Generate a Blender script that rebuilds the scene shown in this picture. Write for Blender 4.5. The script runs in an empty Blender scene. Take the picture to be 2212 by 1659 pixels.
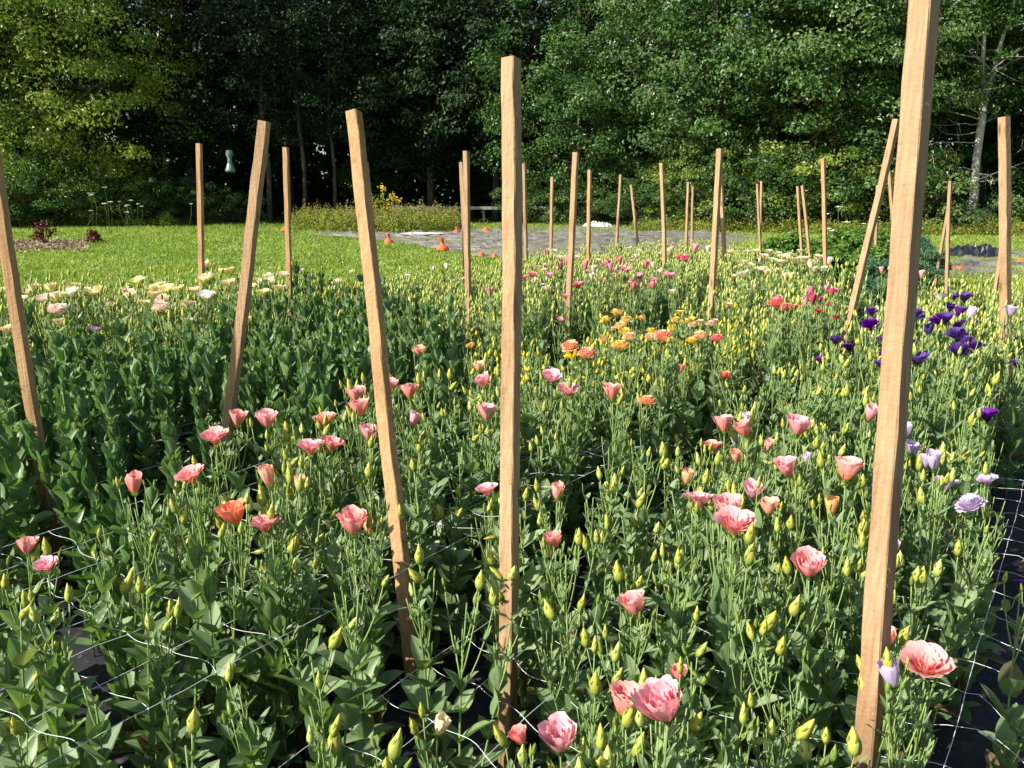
import bpy, math, random
import numpy as np
from mathutils import Vector, Matrix, Quaternion

# ------------------------------------------------------------------ camera, sky, sun
S = bpy.context.scene
COL = S.collection
PITCH, HC, F = math.radians(12.6), 1.42, 1800.0       # F is the focal length for a picture 2212 wide
cd = bpy.data.cameras.new('camera'); cam = bpy.data.objects.new('camera', cd); COL.objects.link(cam)
cam.location = (0, 0, HC); cam.rotation_euler = (math.radians(90) - PITCH, 0, 0)
cd.sensor_width = 36; cd.lens = F / 2212 * 36; cd.clip_end = 2000; cd.clip_start = 0.05
S.camera = cam
SUN_EL, SUN_AZ = 34.0, 62.0                            # azimuth: degrees to the left of straight behind the camera
a_, e_ = math.radians(SUN_AZ), math.radians(SUN_EL)
TO_SUN = Vector((-math.sin(a_) * math.cos(e_), -math.cos(a_) * math.cos(e_), math.sin(e_)))
W = bpy.data.worlds.new('World'); S.world = W; W.use_nodes = True
nt = W.node_tree; sky = nt.nodes.new('ShaderNodeTexSky'); sky.sky_type = 'NISHITA'; sky.sun_disc = False
sky.sun_elevation = e_; sky.sun_rotation = math.atan2(TO_SUN.x, TO_SUN.y) % (2 * math.pi)
nt.links.new(sky.outputs[0], nt.nodes['Background'].inputs[0]); nt.nodes['Background'].inputs[1].default_value = 0.08
ld = bpy.data.lights.new('sun', 'SUN'); ld.energy = 5.0; ld.angle = math.radians(0.53); ld.color = (1, .94, .84)
sun = bpy.data.objects.new('sun', ld); COL.objects.link(sun); sun.rotation_euler = TO_SUN.to_track_quat('Z', 'Y').to_euler()
S.view_settings.view_transform = 'Standard'; S.view_settings.look = 'None'; S.view_settings.gamma = 1
S.view_settings.exposure = 0.95
S.cycles.max_bounces = 8; S.cycles.transmission_bounces = 4; S.cycles.diffuse_bounces = 3
R = np.random.default_rng(7); random.seed(7)
cp, sp_ = math.cos(PITCH), math.sin(PITCH)

def at(u, v, z=None, d=None):                          # pixel of the 2212-wide photograph -> place in the world
    a, b = (u - 1106) / F, (v - 829.5) / F
    r = np.array([a, cp - b * sp_, -sp_ - b * cp])
    if d is None: d = (z - HC) / r[2]
    return r * d + np.array([0, 0, HC])
def pix(p):
    x, y, z = p[0], p[1], p[2] - HC
    dep = y * cp - z * sp_; up = y * sp_ + z * cp
    dep = np.maximum(dep, 1e-3)
    return 1106 + F * x / dep, 829.5 - F * up / dep, dep

# ------------------------------------------------------------------ helpers: materials
def mat(name, rough=.6, spec=.3):
    m = bpy.data.materials.new(name); m.use_nodes = True
    b = m.node_tree.nodes['Principled BSDF']; b.inputs['Roughness'].default_value = rough
    b.inputs['Specular IOR Level'].default_value = spec
    return m, m.node_tree, b
def ramp(nt, fac, stops):
    r = nt.nodes.new('ShaderNodeValToRGB'); el = r.color_ramp.elements
    while len(el) < len(stops): el.new(0.5)
    for e, (p, c) in zip(el, stops): e.position = p; e.color = (*c, 1)
    nt.links.new(fac, r.inputs[0]); return r.outputs[0]
def noise(nt, scale, detail=4, vec=None, obj=False, stretch=None):
    n = nt.nodes.new('ShaderNodeTexNoise'); n.inputs['Scale'].default_value = scale; n.inputs['Detail'].default_value = detail
    tc = nt.nodes.new('ShaderNodeTexCoord'); out = tc.outputs['Object']
    if vec is not None: out = vec
    if stretch:
        mp = nt.nodes.new('ShaderNodeMapping'); mp.inputs['Scale'].default_value = stretch
        nt.links.new(out, mp.inputs[0]); out = mp.outputs[0]
    nt.links.new(out, n.inputs['Vector']); return n.outputs['Fac']
def attr(nt):
    a = nt.nodes.new('ShaderNodeAttribute'); a.attribute_name = 'A'
    s = nt.nodes.new('ShaderNodeSeparateXYZ'); nt.links.new(a.outputs['Vector'], s.inputs[0]); return s.outputs
def math_(nt, op, a, b=None, c=None):
    n = nt.nodes.new('ShaderNodeMath'); n.operation = op
    for i, x in enumerate((a, b, c)):
        if x is None: continue
        if isinstance(x, (int, float)): n.inputs[i].default_value = x
        else: nt.links.new(x, n.inputs[i])
    return n.outputs[0]
def mixc(nt, fac, a, b, mode='MIX'):
    n = nt.nodes.new('ShaderNodeMix'); n.data_type = 'RGBA'; n.blend_type = mode
    for i, x in ((0, fac), (6, a), (7, b)):
        if isinstance(x, (int, float)): n.inputs[i].default_value = x
        elif isinstance(x, tuple): n.inputs[i].default_value = (*x, 1)
        else: nt.links.new(x, n.inputs[i])
    return n.outputs[2]
def bump(nt, b, h, strength=.4, dist=.01):
    n = nt.nodes.new('ShaderNodeBump'); n.inputs['Strength'].default_value = strength; n.inputs['Distance'].default_value = dist
    nt.links.new(h, n.inputs['Height']); nt.links.new(n.outputs[0], b.inputs['Normal'])
def translucent(m, nt, b, col, fac, tint=None):        # thin petals and leaves let light through
    t = nt.nodes.new('ShaderNodeBsdfTranslucent'); mx = nt.nodes.new('ShaderNodeMixShader'); mx.inputs[0].default_value = fac
    if tint: col = mixc(nt, 1.0, col, tint, 'MULTIPLY')
    nt.links.new(col, t.inputs[0]); nt.links.new(b.outputs[0], mx.inputs[1]); nt.links.new(t.outputs[0], mx.inputs[2])
    nt.links.new(mx.outputs[0], nt.nodes['Material Output'].inputs[0])
def leafmat(name, dark, mid, light, rough=.45, spec=.35, tr=.3, tint=(1.3, 1.5, .5), rib=True, blotch=0, brown=None):
    m, nt, b = mat(name, rough, spec); s = attr(nt)
    oi = nt.nodes.new('ShaderNodeObjectInfo')
    v = math_(nt, 'MULTIPLY_ADD', oi.outputs['Random'], .22, s[2]); v = math_(nt, 'SUBTRACT', v, .11)
    stops = [(0, dark), (.5, mid), (1, light)]
    if brown: stops = [(0, dark), (.5, mid), (.94, light), (.985, brown)]
    c = ramp(nt, v, stops)
    if rib:
        r = math_(nt, 'ABSOLUTE', s[1]); r = math_(nt, 'LESS_THAN', r, .13); r = math_(nt, 'MULTIPLY', r, .3)
        c = mixc(nt, r, c, tuple(min(1, x * 1.6 + .02) for x in light))
    nz = noise(nt, 60 if rib else 1.5, 3); k = math_(nt, 'MULTIPLY_ADD', nz, .5, .75)
    cc = nt.nodes.new('ShaderNodeCombineColor')
    for i in range(3): nt.links.new(k, cc.inputs[i])
    c = mixc(nt, 1.0, c, cc.outputs[0], 'MULTIPLY')
    nt.links.new(c, b.inputs['Base Color']); translucent(m, nt, b, c, tr, tint); return m
def petalmat(name, base, mid, tip, tr=.35, rough=.55):
    m, nt, b = mat(name, rough, .2); s = attr(nt); oi = nt.nodes.new('ShaderNodeObjectInfo')
    c = ramp(nt, s[0], [(0, base), (.35, mid), (1, tip)])
    h = nt.nodes.new('ShaderNodeHueSaturation'); nt.links.new(c, h.inputs['Color'])
    r = math_(nt, 'MULTIPLY_ADD', oi.outputs['Random'], .05, .475); nt.links.new(r, h.inputs['Hue'])
    r2 = math_(nt, 'MULTIPLY_ADD', s[2], .3, .85); nt.links.new(r2, h.inputs['Value'])
    r3 = math_(nt, 'MULTIPLY_ADD', oi.outputs['Random'], .35, .82); nt.links.new(r3, h.inputs['Saturation'])
    # fine veins along the petal
    w = math_(nt, 'MULTIPLY', s[1], 26.0); w = math_(nt, 'SINE', w); w = math_(nt, 'MULTIPLY_ADD', w, .04, .98)
    cc = nt.nodes.new('ShaderNodeCombineColor')
    for i in range(3): nt.links.new(w, cc.inputs[i])
    c = mixc(nt, 1.0, h.outputs[0], cc.outputs[0], 'MULTIPLY')
    nt.links.new(c, b.inputs['Base Color']); translucent(m, nt, b, c, tr, (1.15, 1.0, .95)); return m

M = {}
M['leaf'] = leafmat('lisianthus leaf', (.085, .145, .055), (.155, .235, .095), (.26, .345, .17), .48, .4, .30, brown=(.11, .07, .035))
M['leaf_round'] = leafmat('broad lisianthus leaf', (.055, .118, .042), (.11, .19, .07), (.20, .29, .13), .45, .45, .28)
M['stem'] = leafmat('lisianthus stem', (.12, .19, .055), (.19, .28, .08), (.28, .38, .12), .5, .3, .1, rib=False)
def budmat(name, g, y):
    m, nt, b = mat(name, .45, .3); s = attr(nt); c = ramp(nt, s[0], [(0, g), (.38, tuple((p + q) / 2 for p, q in zip(g, y))), (.75, y)])
    w = math_(nt, 'MULTIPLY', s[1], 18.85); w = math_(nt, 'SINE', w); w = math_(nt, 'MULTIPLY_ADD', w, .14, .93)
    cc = nt.nodes.new('ShaderNodeCombineColor'); [nt.links.new(w, cc.inputs[i]) for i in range(3)]
    c = mixc(nt, 1.0, c, cc.outputs[0], 'MULTIPLY')
    nt.links.new(c, b.inputs['Base Color']); translucent(m, nt, b, c, .22); return m
M['bud_green'] = budmat('green bud', (.12, .22, .04), (.30, .36, .06))
M['bud_yellow'] = budmat('yellow green bud', (.20, .31, .05), (.66, .60, .11))
M['bud_pale'] = budmat('pale bud', (.26, .38, .08), (.66, .68, .20))
M['bud_gold'] = budmat('golden bud', (.35, .42, .04), (.86, .66, .05))
M['sepal'] = leafmat('sepal', (.09, .18, .04), (.14, .26, .05), (.20, .32, .07), .5, .3, .2, rib=False)
PET = {
 'salmon': petalmat('salmon pink petal', (.74, .50, .18), (.83, .28, .27), (.91, .49, .51)),
 'peach': petalmat('peach petal', (.75, .62, .14), (.86, .44, .24), (.92, .55, .38)),
 'rose': petalmat('rose pink petal', (.72, .38, .34), (.74, .18, .32), (.84, .34, .48)),
 'red': petalmat('crimson petal', (.55, .12, .10), (.62, .05, .12), (.70, .10, .20)),
 'orange': petalmat('apricot orange petal', (.82, .68, .18), (.88, .62, .30), (.92, .68, .46)),
 'yellow': petalmat('golden yellow petal', (.75, .62, .06), (.88, .68, .08), (.93, .72, .16)),
 'coral': petalmat('coral petal', (.85, .50, .12), (.85, .22, .13), (.92, .36, .25)),
 'cream': petalmat('cream petal', (.70, .68, .16), (.86, .80, .34), (.91, .85, .56)),
 'white': petalmat('white petal', (.74, .74, .40), (.90, .88, .72), (.93, .90, .84)),
 'blush': petalmat('blush petal', (.80, .73, .32), (.90, .73, .56), (.93, .80, .73)),
 'lavender': petalmat('lavender petal', (.62, .62, .40), (.66, .50, .74), (.72, .58, .82)),
 'purple': petalmat('deep violet petal', (.08, .025, .14), (.075, .010, .20), (.14, .032, .31)),
}
def woodmat():
    m, nt, b = mat('rough sawn hardwood', .8, .15)
    oi = nt.nodes.new('ShaderNodeObjectInfo'); tc = nt.nodes.new('ShaderNodeTexCoord')
    ad = nt.nodes.new('ShaderNodeVectorMath'); ad.operation = 'ADD'; nt.links.new(tc.outputs['Object'], ad.inputs[0])
    cb = nt.nodes.new('ShaderNodeCombineXYZ'); k = math_(nt, 'MULTIPLY', oi.outputs['Random'], 37.0)
    nt.links.new(k, cb.inputs[0]); nt.links.new(k, cb.inputs[2]); nt.links.new(cb.outputs[0], ad.inputs[1])
    g = noise(nt, 1, 6, ad.outputs[0], stretch=(150, 150, 5)); g2 = noise(nt, 1, 3, ad.outputs[0], stretch=(28, 28, 1.6))
    g3 = noise(nt, 1, 2, ad.outputs[0], stretch=(60, 60, 90))
    c1 = ramp(nt, g, [(.25, (.32, .20, .11)), (.5, (.42, .275, .152)), (.75, (.52, .35, .205))])
    c2 = ramp(nt, g2, [(.3, (.88, .82, .76)), (.5, (1, 1, 1)), (.75, (1.0, .95, .88))])
    c = mixc(nt, 1.0, c1, c2, 'MULTIPLY')
    sp = ramp(nt, g3, [(.22, (.45, .36, .30)), (.33, (1, 1, 1))]); c = mixc(nt, .6, c, sp, 'MULTIPLY')
    tone = ramp(nt, oi.outputs['Random'], [(0, (.74, .73, .76)), (.35, (.92, .92, .94)), (.7, (1.0, 1.0, .98)), (1, (1.0, .90, .78))])
    c = mixc(nt, 1.0, c, tone, 'MULTIPLY')
    st_ = noise(nt, 1, 4, ad.outputs[0], stretch=(9, 9, 3.2)); kn = nt.nodes.new('ShaderNodeTexVoronoi'); kn.inputs['Scale'].default_value = 1
    mp = nt.nodes.new('ShaderNodeMapping'); mp.inputs['Scale'].default_value = (14, 14, 3.4); nt.links.new(ad.outputs[0], mp.inputs[0]); nt.links.new(mp.outputs[0], kn.inputs['Vector'])
    c = mixc(nt, .75, c, ramp(nt, st_, [(.30, (.62, .56, .50)), (.46, (1, 1, 1)), (.66, (1, 1, 1)), (.8, (.80, .78, .76))]), 'MULTIPLY')
    c = mixc(nt, .8, c, ramp(nt, kn.outputs['Distance'], [(.05, (.32, .22, .15)), (.11, (.75, .66, .58)), (.17, (1, 1, 1))]), 'MULTIPLY')
    at_ = attr(nt)   # a grey weathered face, a stained damp foot
    ft = math_(nt, 'MULTIPLY_ADD', st_, .25, at_[1]); c = mixc(nt, 1.0, c, ramp(nt, ft, [(.12, (.42, .38, .34)), (.38, (1, 1, 1))]), 'MULTIPLY')
    c = mixc(nt, math_(nt, 'MULTIPLY', at_[0], .35), c, (.30, .25, .19))
    nt.links.new(c, b.inputs['Base Color']); h = math_(nt, 'ADD', g, g3); bump(nt, b, h, .55, .004); return m
M['wood'] = woodmat()
m, nt, b = mat('white plastic twine', .4, .4); b.inputs['Base Color'].default_value = (.80, .83, .86, 1); M['net'] = m
# black woven fabric with dust and litter
m, nt, b = mat('black woven ground fabric', .75, .25)
n1 = noise(nt, 2.3, 6); n2 = noise(nt, 28, 5)
wv = nt.nodes.new('ShaderNodeTexWave'); wv.inputs['Scale'].default_value = 90; wv.inputs['Distortion'].default_value = .4
tc = nt.nodes.new('ShaderNodeTexCoord'); mp = nt.nodes.new('ShaderNodeMapping'); mp.inputs['Rotation'].default_value = (0, 0, .97)
nt.links.new(tc.outputs['Object'], mp.inputs[0]); nt.links.new(mp.outputs[0], wv.inputs[0])
c = ramp(nt, n1, [(.35, (.014, .014, .019)), (.55, (.024, .024, .030)), (.72, (.06, .055, .05))])
c2 = ramp(nt, n2, [(.55, (0, 0, 0)), (.75, (.06, .05, .035))]); c = mixc(nt, 1.0, c, c2, 'ADD')
nt.links.new(c, b.inputs['Base Color']); bump(nt, b, wv.outputs[1], .3, .002); M['fabric'] = m
m, nt, b = mat('lawn ground', .9, .1)
n1 = noise(nt, .35, 5); n2 = noise(nt, 3.5, 6); n3 = noise(nt, 40, 3)
c = ramp(nt, n1, [(.35, (.09, .155, .02)), (.5, (.14, .22, .026)), (.62, (.19, .25, .04)), (.75, (.25, .25, .07))])
c2 = ramp(nt, n2, [(.3, (.62, .70, .6)), (.55, (1, 1, 1)), (.78, (1.25, 1.12, .9))]); c = mixc(nt, 1.0, c, c2, 'MULTIPLY')
c3 = ramp(nt, n3, [(.3, (.5, .55, .5)), (.6, (1.15, 1.15, 1))]); c = mixc(nt, 1.0, c, c3, 'MULTIPLY')
nt.links.new(c, b.inputs['Base Color']); bump(nt, b, n3, .8, .04); M['lawn'] = m
M['grass'] = leafmat('grass blade', (.14, .215, .03), (.23, .32, .055), (.38, .44, .11), .6, .2, .3, rib=False)
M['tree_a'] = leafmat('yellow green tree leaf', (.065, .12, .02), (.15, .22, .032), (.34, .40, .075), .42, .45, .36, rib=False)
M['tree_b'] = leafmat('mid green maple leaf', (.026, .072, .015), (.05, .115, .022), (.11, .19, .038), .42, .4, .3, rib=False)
M['tree_shade'] = leafmat('shade toned tree leaf', (.011, .030, .012), (.020, .048, .016), (.040, .082, .024), .5, .3, .2, rib=False)  # shade of the wood's recess put into the leaf colour
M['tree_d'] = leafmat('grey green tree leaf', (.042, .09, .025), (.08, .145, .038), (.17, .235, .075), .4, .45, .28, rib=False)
def barkmat(name, a, b_, c_):
    m, nt, b = mat(name, .85, .1); n = noise(nt, 6, 6, stretch=(1, 1, .25)); n2 = noise(nt, 2, 3)
    c = ramp(nt, n, [(.3, a), (.5, b_), (.7, c_)]); nt.links.new(c, b.inputs['Base Color']); bump(nt, b, n, .6, .03); return m
M['bark'] = barkmat('grey brown bark', (.05, .04, .03), (.10, .08, .06), (.16, .14, .11))
M['bark_pale'] = barkmat('pale bark', (.22, .20, .16), (.42, .39, .33), (.56, .53, .46))
def plain(name, col, rough=.7, nscale=8, var=.35, spec=.2, tr=0, bs=.3, bd=.01):
    m, nt, b = mat(name, rough, spec); n = noise(nt, nscale, 5)
    lo = tuple(x * (1 - var) for x in col); hi = tuple(min(1, x * (1 + var)) for x in col)
    c = ramp(nt, n, [(.3, lo), (.7, hi)]); nt.links.new(c, b.inputs['Base Color']); bump(nt, b, n, bs, bd)
    if tr: translucent(m, nt, b, c, tr)
    return m
M['orange'] = plain('orange sandbag mesh', (.80, .135, .035), .55, 30, .3)
M['tarp'] = plain('grey ground sheet', (.185, .172, .152), .7, 1.3, .5, .3, bs=.9, bd=.2)
M['tarp_white'] = plain('white sheet', (.72, .70, .66), .5, 5, .15)
M['soil'] = plain('dry sandy soil', (.30, .255, .19), .95, 5, .25)
M['black_plastic'] = plain('black plastic', (.02, .022, .026), .35, 8, .3, .5)
M['mulch'] = plain('wood chip mulch', (.25, .17, .11), .9, 22, .6, bs=.9, bd=.05)
M['chip'] = leafmat('wood chip', (.16, .10, .06), (.32, .23, .16), (.55, .44, .34), .8, .1, .02, rib=False)
M['darkred'] = leafmat('dark red leaf', (.05, .008, .012), (.11, .014, .02), (.20, .03, .035), .45, .3, .2, rib=False)
M['weed'] = leafmat('weed leaf', (.10, .15, .02), (.19, .24, .035), (.34, .34, .07), .5, .3, .3, rib=False)
M['seed'] = leafmat('brown seed head', (.16, .11, .035), (.30, .22, .07), (.50, .42, .16), .7, .1, .15, rib=False)
M['lace'] = leafmat('white umbel floret', (.6, .62, .52), (.74, .76, .68), (.82, .84, .8), .6, .2, .3, rib=False)
M['bushgreen'] = leafmat('bright crop leaf', (.05, .12, .018), (.095, .19, .025), (.17, .28, .045), .45, .35, .3, rib=False)
M['bluegreen'] = leafmat('blue green feathery leaf', (.045, .12, .065), (.075, .17, .09), (.13, .25, .14), .55, .3, .25, rib=False)
M['litter'] = leafmat('dry leaf litter', (.16, .15, .06), (.38, .33, .20), (.60, .54, .38), .8, .1, .1, rib=False)
M['board'] = plain('weathered pale board', (.24, .235, .22), .8, 6, .2)
M['block'] = plain('concrete block', (.20, .195, .185), .9, 12, .2)
M['deckdark'] = plain('dark weathered timber', (.045, .04, .036), .9, 6, .3)
M['bag'] = plain('pale translucent plastic', (.22, .32, .27), .35, 6, .12, .5, tr=.3)
M['straw'] = plain('dry straw', (.33, .20, .12), .9, 15, .4, bs=.9, bd=.05)
M['sunflower'] = leafmat('yellow ray petal', (.55, .36, .03), (.7, .5, .05), (.8, .6, .1), .6, .2, .25, rib=False)

# ------------------------------------------------------------------ helpers: geometry (triangle soups in numpy)
def tag(o, label=None, cat=None, group=None, kind=None):
    if label: o['label'] = label
    if cat: o['category'] = cat
    if group: o['group'] = group
    if kind: o['kind'] = kind
    return o
def mesh(name, geo, mats, smooth=True):
    V, T, A, MI = geo
    me = bpy.data.meshes.new(name); n, k = len(V), len(T)
    me.vertices.add(n); me.vertices.foreach_set('co', np.ascontiguousarray(V, 'f4').ravel())
    me.loops.add(3 * k); me.loops.foreach_set('vertex_index', np.ascontiguousarray(T, 'i4').ravel())
    me.polygons.add(k); me.polygons.foreach_set('loop_start', np.arange(0, 3 * k, 3, dtype='i4'))
    me.polygons.foreach_set('loop_total', np.full(k, 3, 'i4'))
    for m_ in (mats if isinstance(mats, (list, tuple)) else [mats]): me.materials.append(m_)
    if MI is not None: me.polygons.foreach_set('material_index', np.ascontiguousarray(MI, 'i4'))
    me.polygons.foreach_set('use_smooth', np.full(k, bool(smooth)))
    at_ = me.attributes.new('A', 'FLOAT_VECTOR', 'POINT'); at_.data.foreach_set('vector', np.ascontiguousarray(A, 'f4').ravel())
    me.update(calc_edges=True); return me
def obj(name, me, parent=None, loc=(0, 0, 0), rot=None, scale=None):
    o = bpy.data.objects.new(name, me); COL.objects.link(o); o.parent = parent; o.location = loc
    if rot is not None: o.rotation_euler = rot
    if scale is not None: o.scale = (scale,) * 3 if isinstance(scale, (int, float)) else scale
    return o
def gmi(g): return g[3] if g[3] is not None else np.zeros(len(g[1]), int)
def join(gs, mis=None):
    Vs, Ts, As, Ms = [], [], [], []; n = 0
    for i, g in enumerate(gs):
        if g is None or not len(g[0]): continue
        Vs.append(g[0]); Ts.append(g[1] + n); As.append(g[2]); n += len(g[0])
        Ms.append(np.full(len(g[1]), mis[i]) if mis is not None else gmi(g))
    return (np.concatenate(Vs), np.concatenate(Ts), np.concatenate(As), np.concatenate(Ms))
def xf(g, Rm=None, s=1.0, t=(0, 0, 0)):
    V = g[0] * s
    if Rm is not None: V = V @ np.asarray(Rm).T
    return (V + np.asarray(t), g[1], g[2], g[3])
def rotz(a): c, s = math.cos(a), math.sin(a); return np.array([[c, -s, 0], [s, c, 0], [0, 0, 1.]])
def to_dir(d, roll=0):                                  # rotation taking +Z to d
    q = Vector(d).normalized().to_track_quat('Z', 'Y'); return np.array((q.to_matrix() @ Matrix.Rotation(roll, 3, 'Z')))
def gridT(n, m):                                        # triangles of an n x m grid of vertices
    i = np.arange(n - 1)[:, None] * m + np.arange(m - 1)[None]; i = i.ravel()
    return np.concatenate([np.stack([i, i + 1, i + m + 1], 1), np.stack([i, i + m + 1, i + m], 1)])
def tube(P, r, k=6, cap=True, rnd=.5):
    P = np.asarray(P, float); n = len(P); r = np.broadcast_to(np.asarray(r, float), (n,))
    D = np.gradient(P, axis=0); D /= np.linalg.norm(D, axis=1)[:, None] + 1e-9
    ref = np.array([0, 0, 1.]) if abs(D[:, 2]).mean() < .8 else np.array([1., 0, 0])
    X = np.cross(D, ref); X /= np.linalg.norm(X, axis=1)[:, None] + 1e-9; Y = np.cross(D, X)
    a = np.arange(k) * 2 * math.pi / k
    V = (P[:, None] + r[:, None, None] * (np.cos(a)[None, :, None] * X[:, None] + np.sin(a)[None, :, None] * Y[:, None])).reshape(-1, 3)
    i, j = np.meshgrid(np.arange(n - 1), np.arange(k), indexing='ij'); i = i.ravel(); j = j.ravel(); j2 = (j + 1) % k
    T = np.concatenate([np.stack([i * k + j, i * k + j2, (i + 1) * k + j2], 1), np.stack([i * k + j, (i + 1) * k + j2, (i + 1) * k + j], 1)])
    if cap:
        e = (n - 1) * k; T = np.concatenate([T, [[e, e + q, e + q + 1] for q in range(1, k - 1)], [[0, q + 1, q] for q in range(1, k - 1)]])
    A = np.zeros((len(V), 3)); A[:, 0] = np.repeat(np.linspace(0, 1, n), k); A[:, 2] = rnd
    return (V, T, A, None)
def leaves(P, phi, el, L, Wd, fold=.25, curl=.25, rnd=None, nl=6, nw=5, tipw=.8, roll=None):
    """many pointed ovate blades at once"""
    P = np.asarray(P, float); N = len(P)
    if rnd is None: rnd = R.random(N)
    b = lambda x: np.broadcast_to(np.asarray(x, float), (N,))
    phi, el, L, Wd, fold, curl = map(b, (phi, el, L, Wd, fold, curl))
    D = np.stack([np.cos(phi) * np.cos(el), np.sin(phi) * np.cos(el), np.sin(el)], 1)
    Sd = np.stack([-np.sin(phi), np.cos(phi), 0 * phi], 1)
    Nn = np.cross(D, Sd)
    if roll is not None:
        c, s = np.cos(roll)[:, None], np.sin(roll)[:, None]; Sd, Nn = c * Sd + s * Nn, -s * Sd + c * Nn
    t = np.linspace(0, 1, nl); x = np.linspace(-1, 1, nw)
    w = (t + .06) ** .55 * (1.0 - t) ** tipw; w /= w.max(); w[-1] = .02
    tt = t[None, :, None, None]; ww = w[None, :, None, None]; xx = x[None, None, :, None]
    e = lambda a: a[:, None, None, None]
    v3 = lambda a: a[:, None, None, :]
    V = v3(P) + v3(D) * e(L) * (tt - .12 * e(curl) * tt ** 2) + v3(Sd) * e(Wd) * ww * xx * .5 \
        + v3(Nn) * (e(Wd) * .5 * ww * np.abs(xx) ** 1.3 * e(fold) * 1.6 - e(curl) * e(L) * tt ** 2 * .55)
    V = np.broadcast_to(V, (N, nl, nw, 3)).reshape(-1, 3)
    T0 = gridT(nl, nw); T = (T0[None] + (np.arange(N) * nl * nw)[:, None, None]).reshape(-1, 3)
    A = np.zeros((N, nl, nw, 3)); A[..., 0] = t[None, :, None]; A[..., 1] = x[None, None, :]; A[..., 2] = rnd[:, None, None]
    return (V, T, A.reshape(-1, 3), None)
def flecks(P, Nrm, L, Wd, rnd=None, spin=None):
    """many small folded leaf faces (4 vertices, 2 triangles) with given normals"""
    N = len(P); 
    if rnd is None: rnd = R.random(N)
    Nrm = Nrm / (np.linalg.norm(Nrm, axis=1)[:, None] + 1e-9)
    q = R.normal(size=(N, 3)) if spin is None else spin
    D = np.cross(Nrm, q); D /= np.linalg.norm(D, axis=1)[:, None] + 1e-9; Sd = np.cross(Nrm, D)
    L = np.broadcast_to(L, (N,))[:, None]; Wd = np.broadcast_to(Wd, (N,))[:, None]
    V = np.stack([P - D * L * .5, P + Sd * Wd * .5 + D * L * .08 + Nrm * Wd * .18, P + D * L * .5 - Nrm * L * .12, P - Sd * Wd * .5 + D * L * .08 + Nrm * Wd * .18], 1).reshape(-1, 3)
    i = np.arange(N)[:, None] * 4
    T = np.concatenate([i + np.array([[0, 1, 2]]), i + np.array([[0, 2, 3]])])
    A = np.zeros((N * 4, 3)); A[:, 2] = np.repeat(rnd, 4)
    return (V, T, A, None)
def box(cx, cy, cz, sx, sy, sz):
    V = np.array([[x, y, z] for z in (-.5, .5) for y in (-.5, .5) for x in (-.5, .5)]) * [sx, sy, sz] + [cx, cy, cz]
    T = np.array([[0, 2, 1], [1, 2, 3], [4, 5, 6], [5, 7, 6], [0, 1, 4], [1, 5, 4], [2, 6, 3], [3, 6, 7], [0, 4, 2], [2, 4, 6], [1, 3, 5], [3, 7, 5]])
    return (V, T, np.zeros((8, 3)), None)

# ------------------------------------------------------------------ the setting: ground, lawn
def sheet(name, pts, z, m, kind='structure', sub=None, amp=0, res=40, label=None, cat=None):
    """a ground sheet filled from an outline, bumpy if amp > 0"""
    pts = np.array(pts, float)
    if amp == 0:
        c = pts.mean(0); V = np.concatenate([[c], pts]); n = len(pts)
        T = np.array([[0, 1 + i, 1 + (i + 1) % n] for i in range(n)])
        V = np.concatenate([V, np.full((n + 1, 1), z)], 1)
    else:
        c = pts.mean(0); n = len(pts); rr = np.linspace(0, 1, res) ** .8
        k = 6; ang = np.concatenate([pts[i] + (pts[(i + 1) % n] - pts[i]) * np.linspace(0, 1, k, endpoint=False)[:, None] for i in range(n)])
        m_ = len(ang); ang = ang + R.normal(size=ang.shape) * .06
        V2 = c + rr[:, None, None] * (ang - c)[None]; V2 = V2.reshape(-1, 2)
        h = sum(np.sin(V2[:, 0] * fx + V2[:, 1] * fy + ph) * a for fx, fy, ph, a in [(1.1, .9, 0, .3), (2.9, -2.3, 1, .3), (5.7, 4.9, 2, .25), (-11, 7, 3, .2), (17, 13, 5, .15)])
        h += R.normal(size=len(h)) * .07 + .5 * np.maximum(0, np.sin(V2[:, 0] * 3.1 + V2[:, 1] * 1.2 + 2 * np.sin(V2[:, 1] * .7))) ** 4
        edge = np.repeat(np.minimum(1, (1 - rr) * 6 + .15), m_)
        V = np.concatenate([V2, (z + amp * .05 + amp * np.abs(h) * edge)[:, None]], 1)
        i, j = np.meshgrid(np.arange(res - 1), np.arange(m_), indexing='ij'); i = i.ravel(); j = j.ravel(); j2 = (j + 1) % m_
        T = np.concatenate([np.stack([i * m_ + j, i * m_ + j2, (i + 1) * m_ + j2], 1), np.stack([i * m_ + j, (i + 1) * m_ + j2, (i + 1) * m_ + j], 1)])
        T = T[:, ::-1]
    nn = np.cross(V[T[:, 1]] - V[T[:, 0]], V[T[:, 2]] - V[T[:, 0]])[:, 2]; T[nn < 0] = T[nn < 0][:, ::-1]
    o = obj(name, mesh(name, (V, T, np.zeros((len(V), 3)), None), m)); tag(o, label, cat, kind=kind); return o
G = lambda *uv: [at(u, v, 0)[:2] for u, v in uv]
sheet('ground', [(-900, -200), (900, -200), (900, 1500), (-900, 1500)], 0, M['lawn'])
sheet('ground_fabric', [(-6, -2), (5, -2), (7.5, 6), (6.5, 10.5), (2.6, 12.3), (-.6, 8.9), (-1.6, 7.2), (-4.5, 7.3), (-6, 6)], .004, M['fabric'])
sheet('soil', G((1560, 540), (1590, 512), (1640, 513), (1700, 530), (1690, 560), (1580, 575)), .006, M['soil'])
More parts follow.
